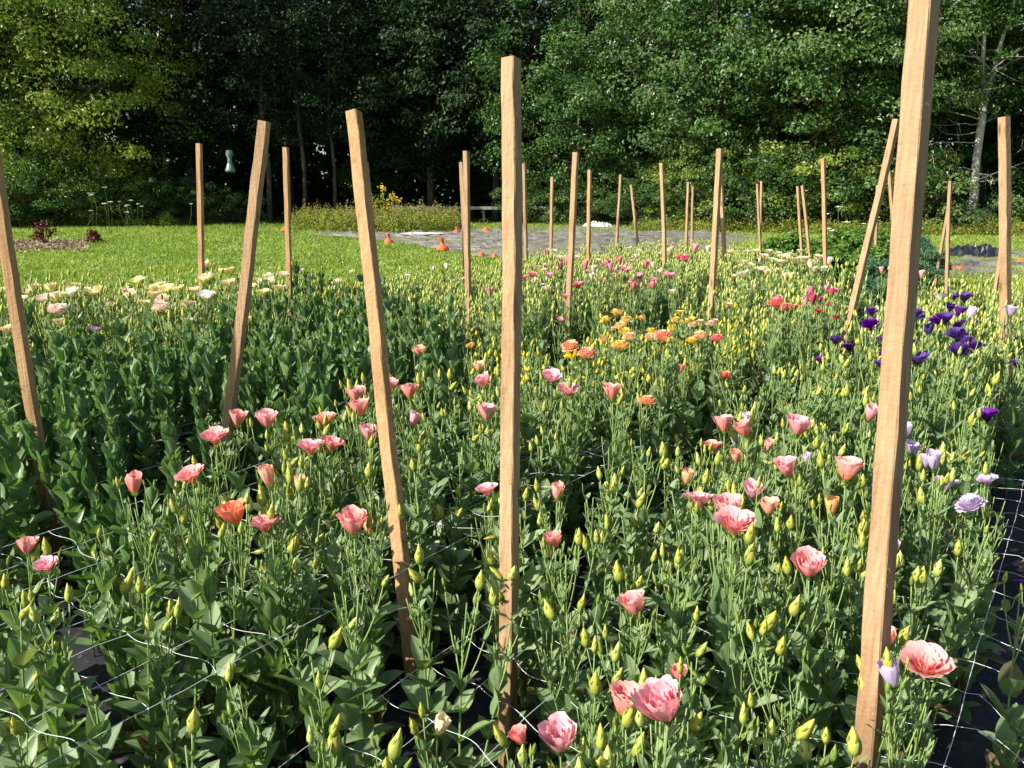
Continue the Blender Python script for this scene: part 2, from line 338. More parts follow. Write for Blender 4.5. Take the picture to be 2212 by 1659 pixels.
# grass blades over the lawn in view
def grass():
    N = 330000; d = 9 * (50 / 9) ** R.random(N); u = R.uniform(-60, 2270, N)
    a = (u - 1106) / F; x = a * d * 1.02; y = d
    V_ = np.stack([x, y, 0 * x], 1)
    keep = (x < -1.2 + (y - 6.5) * .62) | (y > 24) | (x > 5)
    V_ = V_[keep]; x, y = V_[:, 0], V_[:, 1]; N = len(V_)
    cl = np.sin(x * 2.1 + np.sin(y * 1.7) * 2) * np.sin(y * 2.3 + np.sin(x * 1.3) * 2)
    h = R.uniform(.03, .085, N) * (1 + .5 * cl) * np.where(y > 34, 1.6, 1)
    w = R.uniform(.008, .018, N) * (y / 14) ** .6
    ph = R.uniform(0, 6.28, N); S_ = np.stack([np.cos(ph), np.sin(ph), 0 * ph], 1); ln = R.normal(size=(N, 2)) * h[:, None] * .7
    T_ = V_ + np.concatenate([ln, h[:, None]], 1)
    V = np.stack([V_ - S_ * w[:, None], V_ + S_ * w[:, None], T_], 1).reshape(-1, 3)
    A = np.zeros((3 * N, 3)); r = np.clip(.45 + .25 * cl + R.normal(size=N) * .2, 0, 1); A[:, 2] = np.repeat(r, 3)
    o = obj('lawn_grass', mesh('lawn_grass', (V, np.arange(3 * N).reshape(-1, 3), A, None), M['grass'], False))
    tag(o, 'short green lawn grass between the flower field and the woods', 'grass', kind='stuff')
    N = 2600; d = 14 * (44 / 14) ** R.random(N); u = R.uniform(0, 1050, N); x = (u - 1106) / F * d; cl = np.sin(x * 1.3) * np.sin(d * .9 + x)
    k = cl > -.1; P = np.stack([x, d, R.uniform(.05, .09, N)], 1)[k]
    n = len(P); o = obj('clover_blossoms', mesh('clover', flecks(P, R.normal(size=(n, 3)) * .5 + [0, -.5, .8], .022, .022), M['lace'], False))
    tag(o, 'tiny white clover blossoms scattered over the lawn', 'clover', kind='stuff')
grass()

# ------------------------------------------------------------------ trees
def clump(c, rad, n, leaf, up=.8, out=None):
    q = R.normal(size=(n, 3)); q /= np.linalg.norm(q, axis=1)[:, None]; q *= (R.random(n) ** .45)[:, None]
    q = q * np.array([rad, rad, rad * .5]); q[:, 2] -= .25 * (q[:, 0] ** 2 + q[:, 1] ** 2) / rad
    nr = q * 1.2 / rad + R.normal(size=(n, 3)) * .55 + np.array([0, 0, up])
    if out is not None: nr = nr + out * .5
    return q + c, nr
def crown(H, Rc, base, ncl, per, leaf, seed, crad=.75, shape=1.0):
    global R
    keep = R; R = np.random.default_rng(seed)
    P, Nn, Rn, cs = [], [], [], []
    lob = R.normal(size=(7, 3)); lob[:, 2] = R.uniform(-1, 1, 7); lob /= np.linalg.norm(lob, axis=1)[:, None]
    for i in range(ncl):
        q = R.normal(size=3); q /= np.linalg.norm(q)
        rr = .92 + .42 * max(lob @ q) - .3 * (R.random() ** 2)
        if R.random() < .22: rr *= R.random()
        hz = (q[2] * .5 + .5); w = math.sin(math.pi * min(1, hz * .86 + .14)) ** .45
        c = np.array([q[0] * Rc * rr * (w * .5 + .5), q[1] * Rc * rr * (w * .5 + .5), base + (H - base) * (hz * .5 + .5 * R.random()) * min(1.05, rr)])
        s = crad * R.uniform(.6, 1.35); k = int(per * R.uniform(.6, 1.4))
        o = np.array([c[0], c[1], (c[2] - H * .5) * .5]); o /= np.linalg.norm(o) + 1e-6
        p, n_ = clump(c, s, k, leaf, .8, o); P.append(p); Nn.append(n_); Rn.append(np.clip(R.random() * .6 + R.random(k) * .4, 0, 1)); cs.append(c)
    P = np.concatenate(P); Nn = np.concatenate(Nn); Rn = np.concatenate(Rn)
    sz = leaf * R.uniform(.65, 1.35, len(P)); g = flecks(P, Nn, sz, sz * .62, Rn)
    R = keep; return g, np.array(cs)
def trunk_geo(H, r, cs, seed, base, lean=.0, fork=None):
    rg = np.random.default_rng(seed); n = 9; z = np.linspace(0, H * .86, n)
    off = np.cumsum(rg.normal(size=(n, 2)) * .12, 0) * (z / H)[:, None]; off[0] = 0
    P = np.stack([off[:, 0] + lean * z, off[:, 1], z], 1); rr = r * (1 - .82 * z / H); rr[0] *= 1.35
    gs = [tube(P, rr, 9)]
    for k in range(min(len(cs), 16)):
        c = cs[rg.integers(len(cs))]; z0 = max(base * .7, c[2] - rg.uniform(.8, 3)); z0 = min(z0, H * .8)
        s = np.array([np.interp(z0, z, P[:, 0]), np.interp(z0, z, P[:, 1]), z0]); mid = (s + c) / 2 + rg.normal(size=3) * .25 + [0, 0, .2]
        r0 = r * (1 - .82 * z0 / H) * .55; gs.append(tube([s, (s + mid) / 2, mid, (mid + c) / 2 + rg.normal(size=3) * .1, c], np.linspace(r0, .015, 5), 6))
    return join(gs)
TV = {}
ORD_ = ['first', 'second', 'third', 'fourth', 'fifth', 'sixth', 'seventh', 'eighth', 'ninth', 'tenth', 'eleventh', 'twelfth', 'thirteenth', 'fourteenth', 'fifteenth']
def tree_variant(key, H, Rc, base, ncl, per, leaf, seed, m, bark='bark', crad=.75, r=.2):
    g, cs = crown(H, Rc, base, ncl, per, leaf, seed, crad)
    TV[key] = (mesh('crown_' + key, g, M[m], False), mesh('trunk_' + key, trunk_geo(H, r, cs, seed, base), M[bark]), g, cs)
tree_variant('maple', 16, 4.6, 1.2, 270, 150, .17, 11, 'tree_b', crad=1.0)
tree_variant('lime', 17, 4.8, .8, 340, 125, .16, 12, 'tree_a', crad=1.0)
tree_variant('grey', 15, 4.6, .8, 280, 150, .16, 13, 'tree_d', crad=1.0)
tree_variant('dark', 18, 5.0, 2.6, 480, 75, .19, 14, 'tree_shade', crad=.9)  # tree for the dim recess; its leaf colour carries the shade
tree_variant('maple2', 15, 4.4, 1.0, 270, 150, .18, 15, 'tree_b', crad=1.0)
tree_variant('shrub_a', 3.6, 1.9, .1, 75, 90, .11, 16, 'tree_a', crad=.5, r=.05)
tree_variant('shrub_b', 3.2, 1.9, .05, 75, 90, .12, 17, 'tree_b', crad=.5, r=.05)
tree_variant('shrub_c', 2.4, 1.8, .05, 60, 90, .11, 18, 'tree_d', crad=.5, r=.05)
def tree(kind, x, y, sc, label, group, name='broadleaf_tree', cat='tree', rz=None, sz=1):
    e = obj(name, None, None, (x, y, 0), (0, 0, random.uniform(0, 6.28) if rz is None else rz), (sc, sc, sc * sz))
    obj('crown', TV[kind][0], e); obj('trunk', TV[kind][1], e); tag(e, label, cat, group); return e
TG, SG = 'trees of the wood edge', 'shrubs along the wood edge'
for k, x, y, s, lab in [
    ('lime', -33.5, 48.5, 1.3, 'sunlit yellow green tree at the far left edge of the wood'),
    ('lime', -27.8, 45, 1.25, 'tall yellow green sunlit tree above the white wildflowers, left corner'),
    ('lime', -22.8, 43.4, 1.12, 'pale green tree beside the small blue sky gap at left'),
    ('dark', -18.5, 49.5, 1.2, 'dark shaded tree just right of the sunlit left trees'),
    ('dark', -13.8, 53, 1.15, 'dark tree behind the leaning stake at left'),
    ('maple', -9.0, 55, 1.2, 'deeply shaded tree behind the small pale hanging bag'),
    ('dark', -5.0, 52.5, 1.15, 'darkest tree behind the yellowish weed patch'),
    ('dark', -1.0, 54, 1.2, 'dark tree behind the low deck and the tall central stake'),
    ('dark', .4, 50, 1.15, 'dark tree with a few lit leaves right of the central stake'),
    ('maple2', 3.4, 44.5, .84, 'green maple with bright upper leaves beside the blue sky notch'),
    ('grey', 8.8, 40.5, 1.1, 'grey green tree right of the sky notch above the tarp'),
    ('maple2', 11.8, 39, 1.05, 'leafy green tree behind the group of far stakes'),
    ('grey', 14.4, 38.2, 1.0, 'big sunlit grey green tree left of the large right stake'),
    ('maple', 16.9, 40.5, .95, 'bright maple right behind the large right stake'),
    ('maple2', 26.5, 40, 1.1, 'green tree at the far right edge of the wood'),
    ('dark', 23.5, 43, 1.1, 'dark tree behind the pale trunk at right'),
    ('grey', 31, 38, 1.1, 'grey green tree past the right end of the wood'),
    ]:
    tree(k, x, y, s, lab, TG)
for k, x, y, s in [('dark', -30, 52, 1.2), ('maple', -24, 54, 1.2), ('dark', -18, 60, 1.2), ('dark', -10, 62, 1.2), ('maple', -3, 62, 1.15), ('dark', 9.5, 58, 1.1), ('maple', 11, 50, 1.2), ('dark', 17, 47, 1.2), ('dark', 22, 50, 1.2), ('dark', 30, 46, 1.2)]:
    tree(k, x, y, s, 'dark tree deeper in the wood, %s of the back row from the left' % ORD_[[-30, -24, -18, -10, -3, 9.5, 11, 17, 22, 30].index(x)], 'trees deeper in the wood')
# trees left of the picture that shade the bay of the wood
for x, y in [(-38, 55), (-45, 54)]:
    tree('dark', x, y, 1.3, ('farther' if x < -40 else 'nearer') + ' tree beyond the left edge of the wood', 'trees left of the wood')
# far woodland mass
def far_wood():
    P, Nn = [], []
    for i in range(1500):
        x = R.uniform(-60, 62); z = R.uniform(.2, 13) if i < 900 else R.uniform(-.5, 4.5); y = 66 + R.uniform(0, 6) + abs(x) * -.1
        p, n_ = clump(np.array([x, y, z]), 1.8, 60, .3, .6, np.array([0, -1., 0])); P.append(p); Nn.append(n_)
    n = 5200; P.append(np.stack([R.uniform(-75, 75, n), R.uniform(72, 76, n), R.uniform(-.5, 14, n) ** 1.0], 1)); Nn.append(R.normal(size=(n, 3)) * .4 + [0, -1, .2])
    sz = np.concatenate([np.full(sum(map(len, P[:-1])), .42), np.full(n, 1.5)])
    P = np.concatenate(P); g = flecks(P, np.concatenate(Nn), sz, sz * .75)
    o = obj('far_woodland', mesh('far_woodland', g, M['tree_shade'], False)); tag(o, 'dark mass of woodland filling the gaps between the trunks', 'woods', kind='stuff')
far_wood()
L_sh = [('shrub_a', -31, 42, 1.15), ('shrub_b', -28.6, 41.5, 1.1), ('shrub_a', -26, 41.6, 1.2), ('shrub_c', -24.2, 40.8, 1.1), ('shrub_b', -22.4, 41.8, 1.15), ('shrub_a', -20.6, 42.6, .95), ('shrub_b', -18.8, 43.5, .8), ('shrub_b', -17.0, 45.4, .8), ('shrub_c', -15.2, 47.0, .8), ('shrub_b', -20.2, 45.4, 1.0),
        ('shrub_b', 6.2, 38.5, .9), ('shrub_a', 8.4, 37.2, 1.1), ('shrub_b', 10.6, 36.2, 1.15), ('shrub_a', 12.6, 36.6, 1.25), ('shrub_b', 14.8, 35.6, 1.2), ('shrub_c', 16.6, 34.8, 1.2),
        ('shrub_a', 16.6, 36.4, 1.0), ('shrub_c', 22.2, 35.2, .9), ('shrub_b', 24.0, 34.5, 1.0), ('shrub_c', 18.6, 34.4, .5), ('shrub_a', 26.4, 35, 1.1), ('shrub_c', 3.6, 43, .9), ('shrub_b', 1.0, 46, .8)]
L_w = ['leftmost bright leafy shrub at the wood edge', 'bushy green shrub under the tall left tree', 'yellow green shrub left of the white wildflowers', 'low grey green shrub below the white wildflowers', 'green shrub right of the white wildflowers', 'thin shrub trailing onto the lawn left of the first far stake', 'small shaded shrub behind the first far stake', 'shaded shrub below the pale hanging bag', 'low dim shrub right of the pale hanging bag', 'dim green shrub between the white wildflowers and the first far stake',
       'dim shrub behind the tarp, near the wood shade', 'lit shrub behind the two far leaning stakes', 'round green shrub behind the far stakes', 'tall yellow green bush with hanging sprays', 'green bush above the straw heap', 'low bush behind the white wildflowers at right', 'leafy bush behind the large right stake', 'low bush at the foot of the pale trunk', 'green bush right of the pale trunk', 'small low bush left of the pale trunk', 'bush at the right edge of the picture', 'dim bush in the shade beyond the tarp', 'small dark bush right of the low deck']
for (k, x, y, s), lab in zip(L_sh, L_w): tree(k, x, y, s, lab, SG, 'shrub', 'shrub')
# pale forked tree on the right with a few leaves, and a dead branchy one
def pale_tree():
    x, y = at(2093, 501, 0)[:2] ; e = obj('pale_tree', None, None, (x, y, 0))
    tag(e, 'slender tree with pale bare trunk that forks, right of the large stake', 'tree')
    r_ = np.random.default_rng(5)
    g = [tube([(0, 0, 0), (.05, 0, 1.5), (-.05, 0, 3), (0, 0, 4.6), (-.02, .0, 5.6)], [.21, .17, .16, .15, .13], 10),
         tube([(-.02, 0, 5.4), (-.25, 0, 6.8), (-.35, 0, 8.2), (-.7, .2, 9.6), (-.9, .3, 12)], [.10, .09, .08, .06, .03], 8),
         tube([(-.02, 0, 5.4), (.3, .1, 6.4), (.45, .1, 7.6), (.85, .1, 9.3), (1.2, .1, 12)], [.10, .09, .08, .06, .03], 8)]
    tips = []
    for i in range(26):
        z = r_.uniform(2.0, 9.5); a = r_.uniform(0, 6.28); L = r_.uniform(1.2, 2.8); d = np.array([math.cos(a), math.sin(a) * .6, r_.uniform(-.1, .6)])
        s = np.array([0 if z < 5.6 else r_.choice([-.3, .45]), 0, z]); P = [s + d * L * t + r_.normal(size=3) * .06 * t for t in np.linspace(0, 1, 6)]
        g.append(tube(P, np.linspace(.03, .006, 6), 5)); tips.append(P[-1])
        for j in range(4):
            q = P[r_.integers(2, 6)]; dd = r_.normal(size=3) * .45 + d * .3; g.append(tube([q, q + dd * .5, q + dd + [0, 0, .1]], [.01, .006, .003], 4))
    obj('trunk', mesh('pale_trunk', join(g), M['bark_pale']), e)
    P, N_ = [], []
    for c in tips:
        if c[2] > 4.8 or r_.random() < .2:
            for k in range(3):
                p, n_ = clump(c + r_.normal(size=3) * .5, .55, 70, .15); P.append(p); N_.append(n_)
    for k in range(90):
        p, n_ = clump(np.array([r_.normal() * 1.8, r_.normal() * 1.2, r_.uniform(8, 14)]), .7, 70, .16); P.append(p); N_.append(n_)
    obj('crown', mesh('pale_crown', flecks(np.concatenate(P), np.concatenate(N_), .16, .1), M['tree_b'], False), e)
pale_tree()
def dead_tree():
    x, y = 22.2, 34.4; e = obj('dead_sapling', None, None, (x, y, 0)); tag(e, 'leafless dead sapling with thin grey branches beside the pale trunk', 'dead tree')
    r_ = np.random.default_rng(9); g = [tube([(0, 0, 0), (.1, 0, 2), (.3, 0, 3.6), (.35, 0, 5.2)], [.05, .04, .03, .01], 6)]; br = []
    for i in range(26):
        z = r_.uniform(1.6, 5); a = r_.uniform(0, 6.28); L = r_.uniform(.8, 2.2); d = np.array([math.cos(a), math.sin(a) * .5, r_.uniform(-.3, .5)])
        P = [np.array([.2, 0, z]) + d * L * t + r_.normal(size=3) * .07 * t for t in np.linspace(0, 1, 6)]; br.append(tube(P, np.linspace(.018, .004, 6), 4))
        for j in range(5):
            q = P[r_.integers(2, 6)]; dd = r_.normal(size=3) * .35; br.append(tube([q, q + dd * .6, q + dd + [0, 0, -.1]], [.007, .004, .002], 3))
    obj('trunk', mesh('sapling_trunk', g[0], M['bark_pale']), e); obj('branches', mesh('sapling_branches', join(br), M['bark_pale']), e)
dead_tree()
for i, (u, v, r) in enumerate([(593, 452, .16), (661, 455, .14), (720, 452, .12), (345, 470, .15)]):
    x, y = (u - 1106) / F * 47, 47 + i * .7
    e = obj('bare_trunk_tree', None, None, (x, y, 0)); tag(e, ['slim dark trunk left of the second far stake', 'pale thin trunk in the shade right of the second far stake', 'dark thin trunk in the shade left of the weed patch', 'dim trunk in the left shrubs'][i], 'tree', 'slim trunks in the shade')
    obj('trunk', mesh('slim_trunk', tube([(0, 0, 0), (.1, 0, 3), (-.1, 0, 6), (.2, 0, 11)], [r, r * .8, r * .7, r * .4], 8), M['bark']), e)
    P, N_ = zip(*[clump(np.array([R.normal() * 1.3, R.normal() * 1.3, R.uniform(4.5, 11)]), .8, 60, .15) for k in range(60)])
    obj('crown', mesh('slim_crown', flecks(np.concatenate(P), np.concatenate(N_), .17, .11), M['tree_shade'], False), e)

# ------------------------------------------------------------------ wild flowers, weed patch, crops
def carrot(u, v, d, hpx, label, group):
    p = at(u, v, d=d); h = p[2]; e = obj('wild_carrot', None, None, (p[0], p[1], 0)); tag(e, label, 'wildflower', group)
    r_ = np.random.default_rng(int(u * 7 + v)); g = [tube([(r_.normal() * .25, 0, 0), (r_.normal() * .08 + .05, 0, h * .6), (0, 0, h)], [.007, .006, .004], 4)]
    obj('stem', mesh('carrot_stem', g[0], M['leaf']), e)
    n = 90; q = r_.normal(size=(n, 2)); q /= np.linalg.norm(q, axis=1)[:, None]; q *= (r_.random(n) ** .5 * r_.uniform(.06, .13))[:, None]
    P = np.stack([q[:, 0], q[:, 1], h + .02 - (q ** 2).sum(1) * 2], 1)
    obj('umbel', mesh('umbel', flecks(P, r_.normal(size=(n, 3)) * .3 + [0, -.4, 1], .04, .04), M['lace'], False), e)
for i, (u, v) in enumerate([(226, 405), (192, 418), (197, 421), (201, 418), (225, 440), (238, 436), (258, 436), (282, 433), (275, 443), (272, 446), (298, 441), (306, 446), (274, 458), (197, 455), (413, 441)]):
    carrot(u, v, 38.5 + (i % 3) * .6, 0, 'white umbel wildflower at the left wood edge, %s from the left' % ORD_[sorted([226, 192, 197, 201, 225.5, 238, 258, 282, 275, 272, 298, 306, 274, 197.5, 413]).index({4: 225.5, 13: 197.5}.get(i, u))], 'white wildflowers at the left wood edge')
for i, (u, v) in enumerate([(1812, 447), (1866, 484), (1830, 480), (1790, 494), (1800, 498), (1818, 505), (1837, 508), (1848, 500), (1856, 506), (1872, 508), (1862, 522), (1842, 514), (1785, 462), (1895, 470)]):
    carrot(u, v, 29 + (i % 3) * .6, 0, 'white umbel wildflower at the right wood edge, %s from the left' % ORD_[sorted([1812, 1866, 1830, 1790, 1800, 1818, 1837, 1848, 1856, 1872, 1862, 1842, 1785, 1895]).index(u)], 'white wildflowers at the right wood edge')
def fl_patch(name, label, cat, pts, n, hmin, hmax, leaf, m1, m2=None, seedfrac=.3, mi=None):
    pts = np.array(pts); lo, hi = pts.min(0), pts.max(0); P1, P2 = [], []
    k = 0
    while k < n:
        q = R.uniform(lo, hi)
        # inside test
        c = False; j = len(pts) - 1
        for i in range(len(pts)):
            if (pts[i, 1] > q[1]) != (pts[j, 1] > q[1]) and q[0] < (pts[j, 0] - pts[i, 0]) * (q[1] - pts[i, 1]) / (pts[j, 1] - pts[i, 1]) + pts[i, 0]: c = not c
            j = i
        if not c: continue
        k += 1; h = R.uniform(hmin, hmax) * (.75 + .25 * math.sin(q[0] * 3) * math.sin(q[1] * 2.3 + q[0]))
        ns = 22; z = R.random(ns) ** .8 * h; sp = .04 + .14 * (1 - z / h) 
        p = np.stack([q[0] + R.normal(size=ns) * sp, q[1] + R.normal(size=ns) * sp, z], 1)
        if m2 and R.random() < seedfrac:
            s = R.random(16); P2.append(np.stack([q[0] + R.normal(size=16) * .02, q[1] + R.normal(size=16) * .02, h * (.75 + .5 * s)], 1))
        P1.append(p)
    g1 = flecks(np.concatenate(P1), R.normal(size=(len(P1) * 22, 3)) * .7 + [0, -.3, .6], leaf, leaf * .5)
    gs = [g1]; ms = [0]
    if P2: gs.append(flecks(np.concatenate(P2), R.normal(size=(len(P2) * 16, 3)), .05, .035)); ms.append(1)
    o = obj(name, mesh(name, join(gs, ms), [M[m1]] + ([M[m2]] if m2 else []), False)); tag(o, label, cat, kind='stuff')
fl_patch('weed_patch', 'yellowish seeding weeds growing behind the grey tarp', 'weeds', G((625, 500), (660, 490), (760, 488), (900, 487), (1000, 489), (985, 500), (880, 506), (720, 504)), 1700, .5, 1.15, .11, 'weed', 'seed', .5)
fl_patch('meadow_strip', 'rough tall grass along the foot of the wood at right', 'tall grass', [(5, 36), (12, 33.5), (18, 32.2), (27, 31.5), (27, 34), (18, 34.5), (6, 38)], 2400, .2, .75, .09, 'weed', 'seed', .06)
fl_patch('lawn_edge_weeds', 'low weeds at the foot of the left shrubs', 'weeds', [(-34, 40.5), (-17, 42), (-17, 44), (-34, 42.5)], 1300, .2, .8, .1, 'tree_a', None)
def bush(u, v, d, wpx, m, label, leaf, group, name, n=34):
    p = at(u, v, d=d); h = p[2]; w = wpx / F * d / 2; e = obj(name, None, None, (p[0], p[1], 0)); tag(e, label, 'crop plant', group)
    P, N_ = zip(*[clump(np.array([R.normal() * w * .45, R.normal() * w * .45, h * R.uniform(.1, .95) * (1 - .0 * k)]), w * .42, 110, leaf) for k in range(n)])
    obj('foliage', mesh('bush_foliage', flecks(np.concatenate(P), np.concatenate(N_), leaf * R.uniform(.7, 1.3, sum(map(len, P))), leaf * (.6 if m != 'bluegreen' else .22)), M[m], False), e)
    obj('stems', mesh('bush_stems', join([tube([(R.normal() * .04, R.normal() * .04, 0), (R.normal() * w * .2, R.normal() * w * .2, h * .5), (R.normal() * w * .4, R.normal() * w * .4, h * .85)], [.012, .008, .004], 4) for _ in range(8)]), M['stem']), e)
BG = 'bushy crop plants beyond the flower field'
for i, (u, v, d, w, m) in enumerate([(1690, 512, 15.5, 90, 'bushgreen'), (1760, 502, 15, 110, 'bushgreen'), (1840, 498, 14.5, 110, 'bushgreen'), (1905, 500, 14, 90, 'bushgreen'), (1725, 535, 13, 90, 'bushgreen'), (1800, 530, 12.6, 110, 'bushgreen'), (1880, 532, 12.2, 100, 'bushgreen'), (1990, 506, 13, 90, 'bluegreen'), (2015, 520, 11.8, 80, 'bluegreen'), (1965, 548, 10.8, 90, 'bluegreen'), (1900, 556, 10.6, 70, 'bluegreen'), (1655, 540, 15, 60, 'bushgreen')]):
    pos = ['left back', 'second from left at the back', 'third at the back', 'back, just left of the large right stake', 'front left', 'front centre', 'front right', 'tallest, right of the large stake', 'rightmost', 'nearest, right of the large stake', 'left of the large stake', 'smallest, at the bare soil'][i]
    bush(u, v, d, w, m, ('bright green leafy crop plant, ' if m == 'bushgreen' else 'blue green feathery crop plant, ') + pos, .085 if m == 'bushgreen' else .07, BG, 'crop_plant')
# tall yellow flower in the weed patch
def sunfl():
    p = at(822, 500, 0); e = obj('yellow_wildflower', None, None, (p[0], p[1], 0)); tag(e, 'tall branching yellow flower standing above the weed patch', 'wildflower')
    gs = [tube([(0, 0, 0), (.1, 0, 1), (.15, 0, 1.75)], [.02, .018, .012], 5)]; heads = [(.15, 0, 1.8), (.55, 0, 1.45), (.4, 0, 1.2), (-.25, 0, 1.05), (.3, 0, .95), (.75, 0, 1.35)]
    for h in heads[1:]: gs.append(tube([(.08, 0, h[2] - .5), (h[0] * .6, 0, h[2] - .2), h], [.012, .01, .007], 4))
    obj('stem', mesh('yf_stem', join(gs), M['stem']), e)
    P = np.array([[R.normal() * .25 + .15, R.normal() * .1, R.uniform(.6, 1.6)] for _ in range(60)]); obj('foliage', mesh('yf_leaf', flecks(P, R.normal(size=(60, 3)) + [0, -.6, .4], .2, .12), M['weed'], False), e)
    for h in heads: obj('flower_head', mesh('flower_head', flecks(np.array(h) + R.normal(size=(26, 3)) * [.08, .04, .08], R.normal(size=(26, 3)) * .5 + [0, -1, .2], .1, .06), M['sunflower'], False), e)
sunfl()
# ------------------------------------------------------------------ tarps, sandbags, deck, mulch bed
sheet('grey_tarp', G((662, 508), (700, 500), (760, 503), (860, 502), (960, 504), (985, 497), (1060, 495), (1120, 492), (1300, 491), (1480, 496), (1580, 505), (1650, 512), (1600, 526), (1560, 560), (1300, 566), (1060, 560), (1000, 549), (910, 533), (830, 522), (740, 513)), .015, M['tarp'], 'thing', amp=.11, res=80, label='crumpled grey ground sheet spread beyond the flower field', cat='tarp')
sheet('white_sheet', G((860, 511), (885, 508), (940, 508), (962, 510), (925, 513), (885, 513)), .10, M['tarp_white'], 'thing', amp=.04, res=10, label='small white sheet lying on the left part of the grey tarp', cat='sheet')
sheet('grey_ground_sheet', G((2030, 600), (2060, 560), (2110, 545), (2212, 540), (2330, 540), (2330, 610), (2212, 605)), .015, M['tarp'], 'thing', amp=.06, res=40, label='grey ground sheet at the right edge with a black heap on it', cat='tarp')
def sandbag(u, v, hpx, wpx, neck, label):
    b = at(u, v, 0); d = pix(b)[2]; h = hpx * .86 / F * d; w = wpx * .82 / F * d / 2; k = 12; n = 12
    e = obj('sandbag', None, None, (b[0], b[1], .0)); tag(e, label, 'sandbag', 'orange sandbags weighing down the tarps')
    t = np.linspace(0, 1, n)
    if neck: prof = np.interp(t, [0, .12, .35, .52, .62, .8, 1], [.75, 1, .75, .32, .22, .36, .5])
    else: prof = np.interp(t, [0, .2, .6, .85, 1], [.85, 1, .7, .35, .1])
    a = np.arange(k) * 2 * math.pi / k; rr = prof[:, None] * w * (1 + .16 * np.sin(a * 5 + R.random() * 6)[None] + R.normal(size=(n, k)) * .07)
    lean = R.normal() * .25 * w; V = np.stack([rr * np.cos(a) + lean * t[:, None] ** 2, rr * np.sin(a) * .8, np.repeat((t * h)[:, None], k, 1) + .012], 2).reshape(-1, 3)
    i, j = np.meshgrid(np.arange(n - 1), np.arange(k), indexing='ij'); i = i.ravel(); j = j.ravel(); j2 = (j + 1) % k
    T = np.concatenate([np.stack([i * k + j, i * k + j2, (i + 1) * k + j2], 1), np.stack([i * k + j, (i + 1) * k + j2, (i + 1) * k + j], 1)])
    T = np.concatenate([T, [[(n - 1) * k, (n - 1) * k + q, (n - 1) * k + q + 1] for q in range(1, k - 1)]])
    obj('sack', mesh('sack', (V, T, np.zeros((len(V), 3)), None), M['orange']), e)
    if neck:
        tz = .6 * h; obj('tie', mesh('tie', tube([(w * .25 * math.cos(q) + lean * .36, w * .2 * math.sin(q), tz) for q in np.linspace(0, 6.28, 10)], .012, 5), M['board']), e)
for a in [(840, 528, 26, 26, 1, 'orange sandbag with a tied neck on the left tarp edge'), (957, 543, 32, 34, 1, 'largest orange sandbag with flared neck at the front edge of the tarp'),
          (986, 506, 17, 20, 1, 'orange sandbag at the back of the tarp just left of the central stake group'), (1050, 503, 15, 22, 0, 'orange sandbag at the back edge of the tarp left of the central stake'),
          (786, 513, 9, 18, 0, 'small orange sandbag at the tarp edge left of the third tall stake'), (768, 512, 7, 14, 0, 'small flat orange sandbag beside the white sheet end'), (889, 511, 9, 18, 0, 'small orange sandbag beside the white sheet'),
          (614, 501, 12, 20, 0, 'orange sandbag on the lawn at the second far stake'), (600, 500, 5, 14, 0, 'flat orange sandbag on the lawn left of the second far stake'), (1040, 556, 14, 18, 0, 'orange sandbag half hidden by flowers left of the central stake'), (1068, 558, 12, 18, 0, 'orange sandbag half hidden by flowers touching the central stake'),
          (1500, 499, 6, 26, 0, 'flat orange sandbag at the back of the tarp near the far pair of stakes'), (1515, 500, 5, 20, 0, 'flatter orange sandbag right of the one near the far pair of stakes'), (2065, 556, 12, 34, 0, 'orange sandbag beside the black heap on the right ground sheet'), (2045, 583, 12, 44, 0, 'orange sandbag in front of the black heap near the crossed stakes'), (2072, 584, 10, 30, 0, 'orange sandbag right of the crossed stakes'), (2206, 568, 10, 28, 0, 'orange sandbag at the right edge of the picture')]:
    sandbag(*a)
def heap(u, v, w, h, m, label, name, cat):
    b = at(u, v, 0); n = 700; q = R.normal(size=(n, 2)) * [w * .4, w * .2]; z = np.maximum(.01, h * np.exp(-(q[:, 0] / w * 2) ** 2) * R.random(n))
    P = np.stack([q[:, 0], q[:, 1], z], 1); nx, ny = 26, 14
    X, Y = np.meshgrid(np.linspace(-w, w, nx), np.linspace(-w * .5, w * .5, ny), indexing='ij'); r2 = (X / w) ** 2 + (Y / w / .5) ** 2
    Z = np.maximum(-.01, h * np.maximum(0, 1 - r2) ** .7 * R.uniform(.35, 1.15, X.shape))
    V = np.stack([X, Y, Z], 2).reshape(-1, 3)
    o = obj(name, mesh(name, (V, gridT(nx, ny)[:, ::-1], np.zeros((len(V), 3)), None), m, False), None, (b[0], b[1], .02)); tag(o, label, cat)
heap(2105, 556, .9, .32, M['black_plastic'], 'heap of crumpled black plastic on the right ground sheet', 'plastic_heap', 'plastic')
heap(1690, 488, 1.6, .55, M['straw'], 'low reddish brown straw heap at the wood edge', 'straw_heap', 'straw heap')
heap(1290, 492, .8, .3, M['tarp_white'], 'crumpled pale plastic at the back edge of the tarp', 'crumpled_plastic', 'plastic')
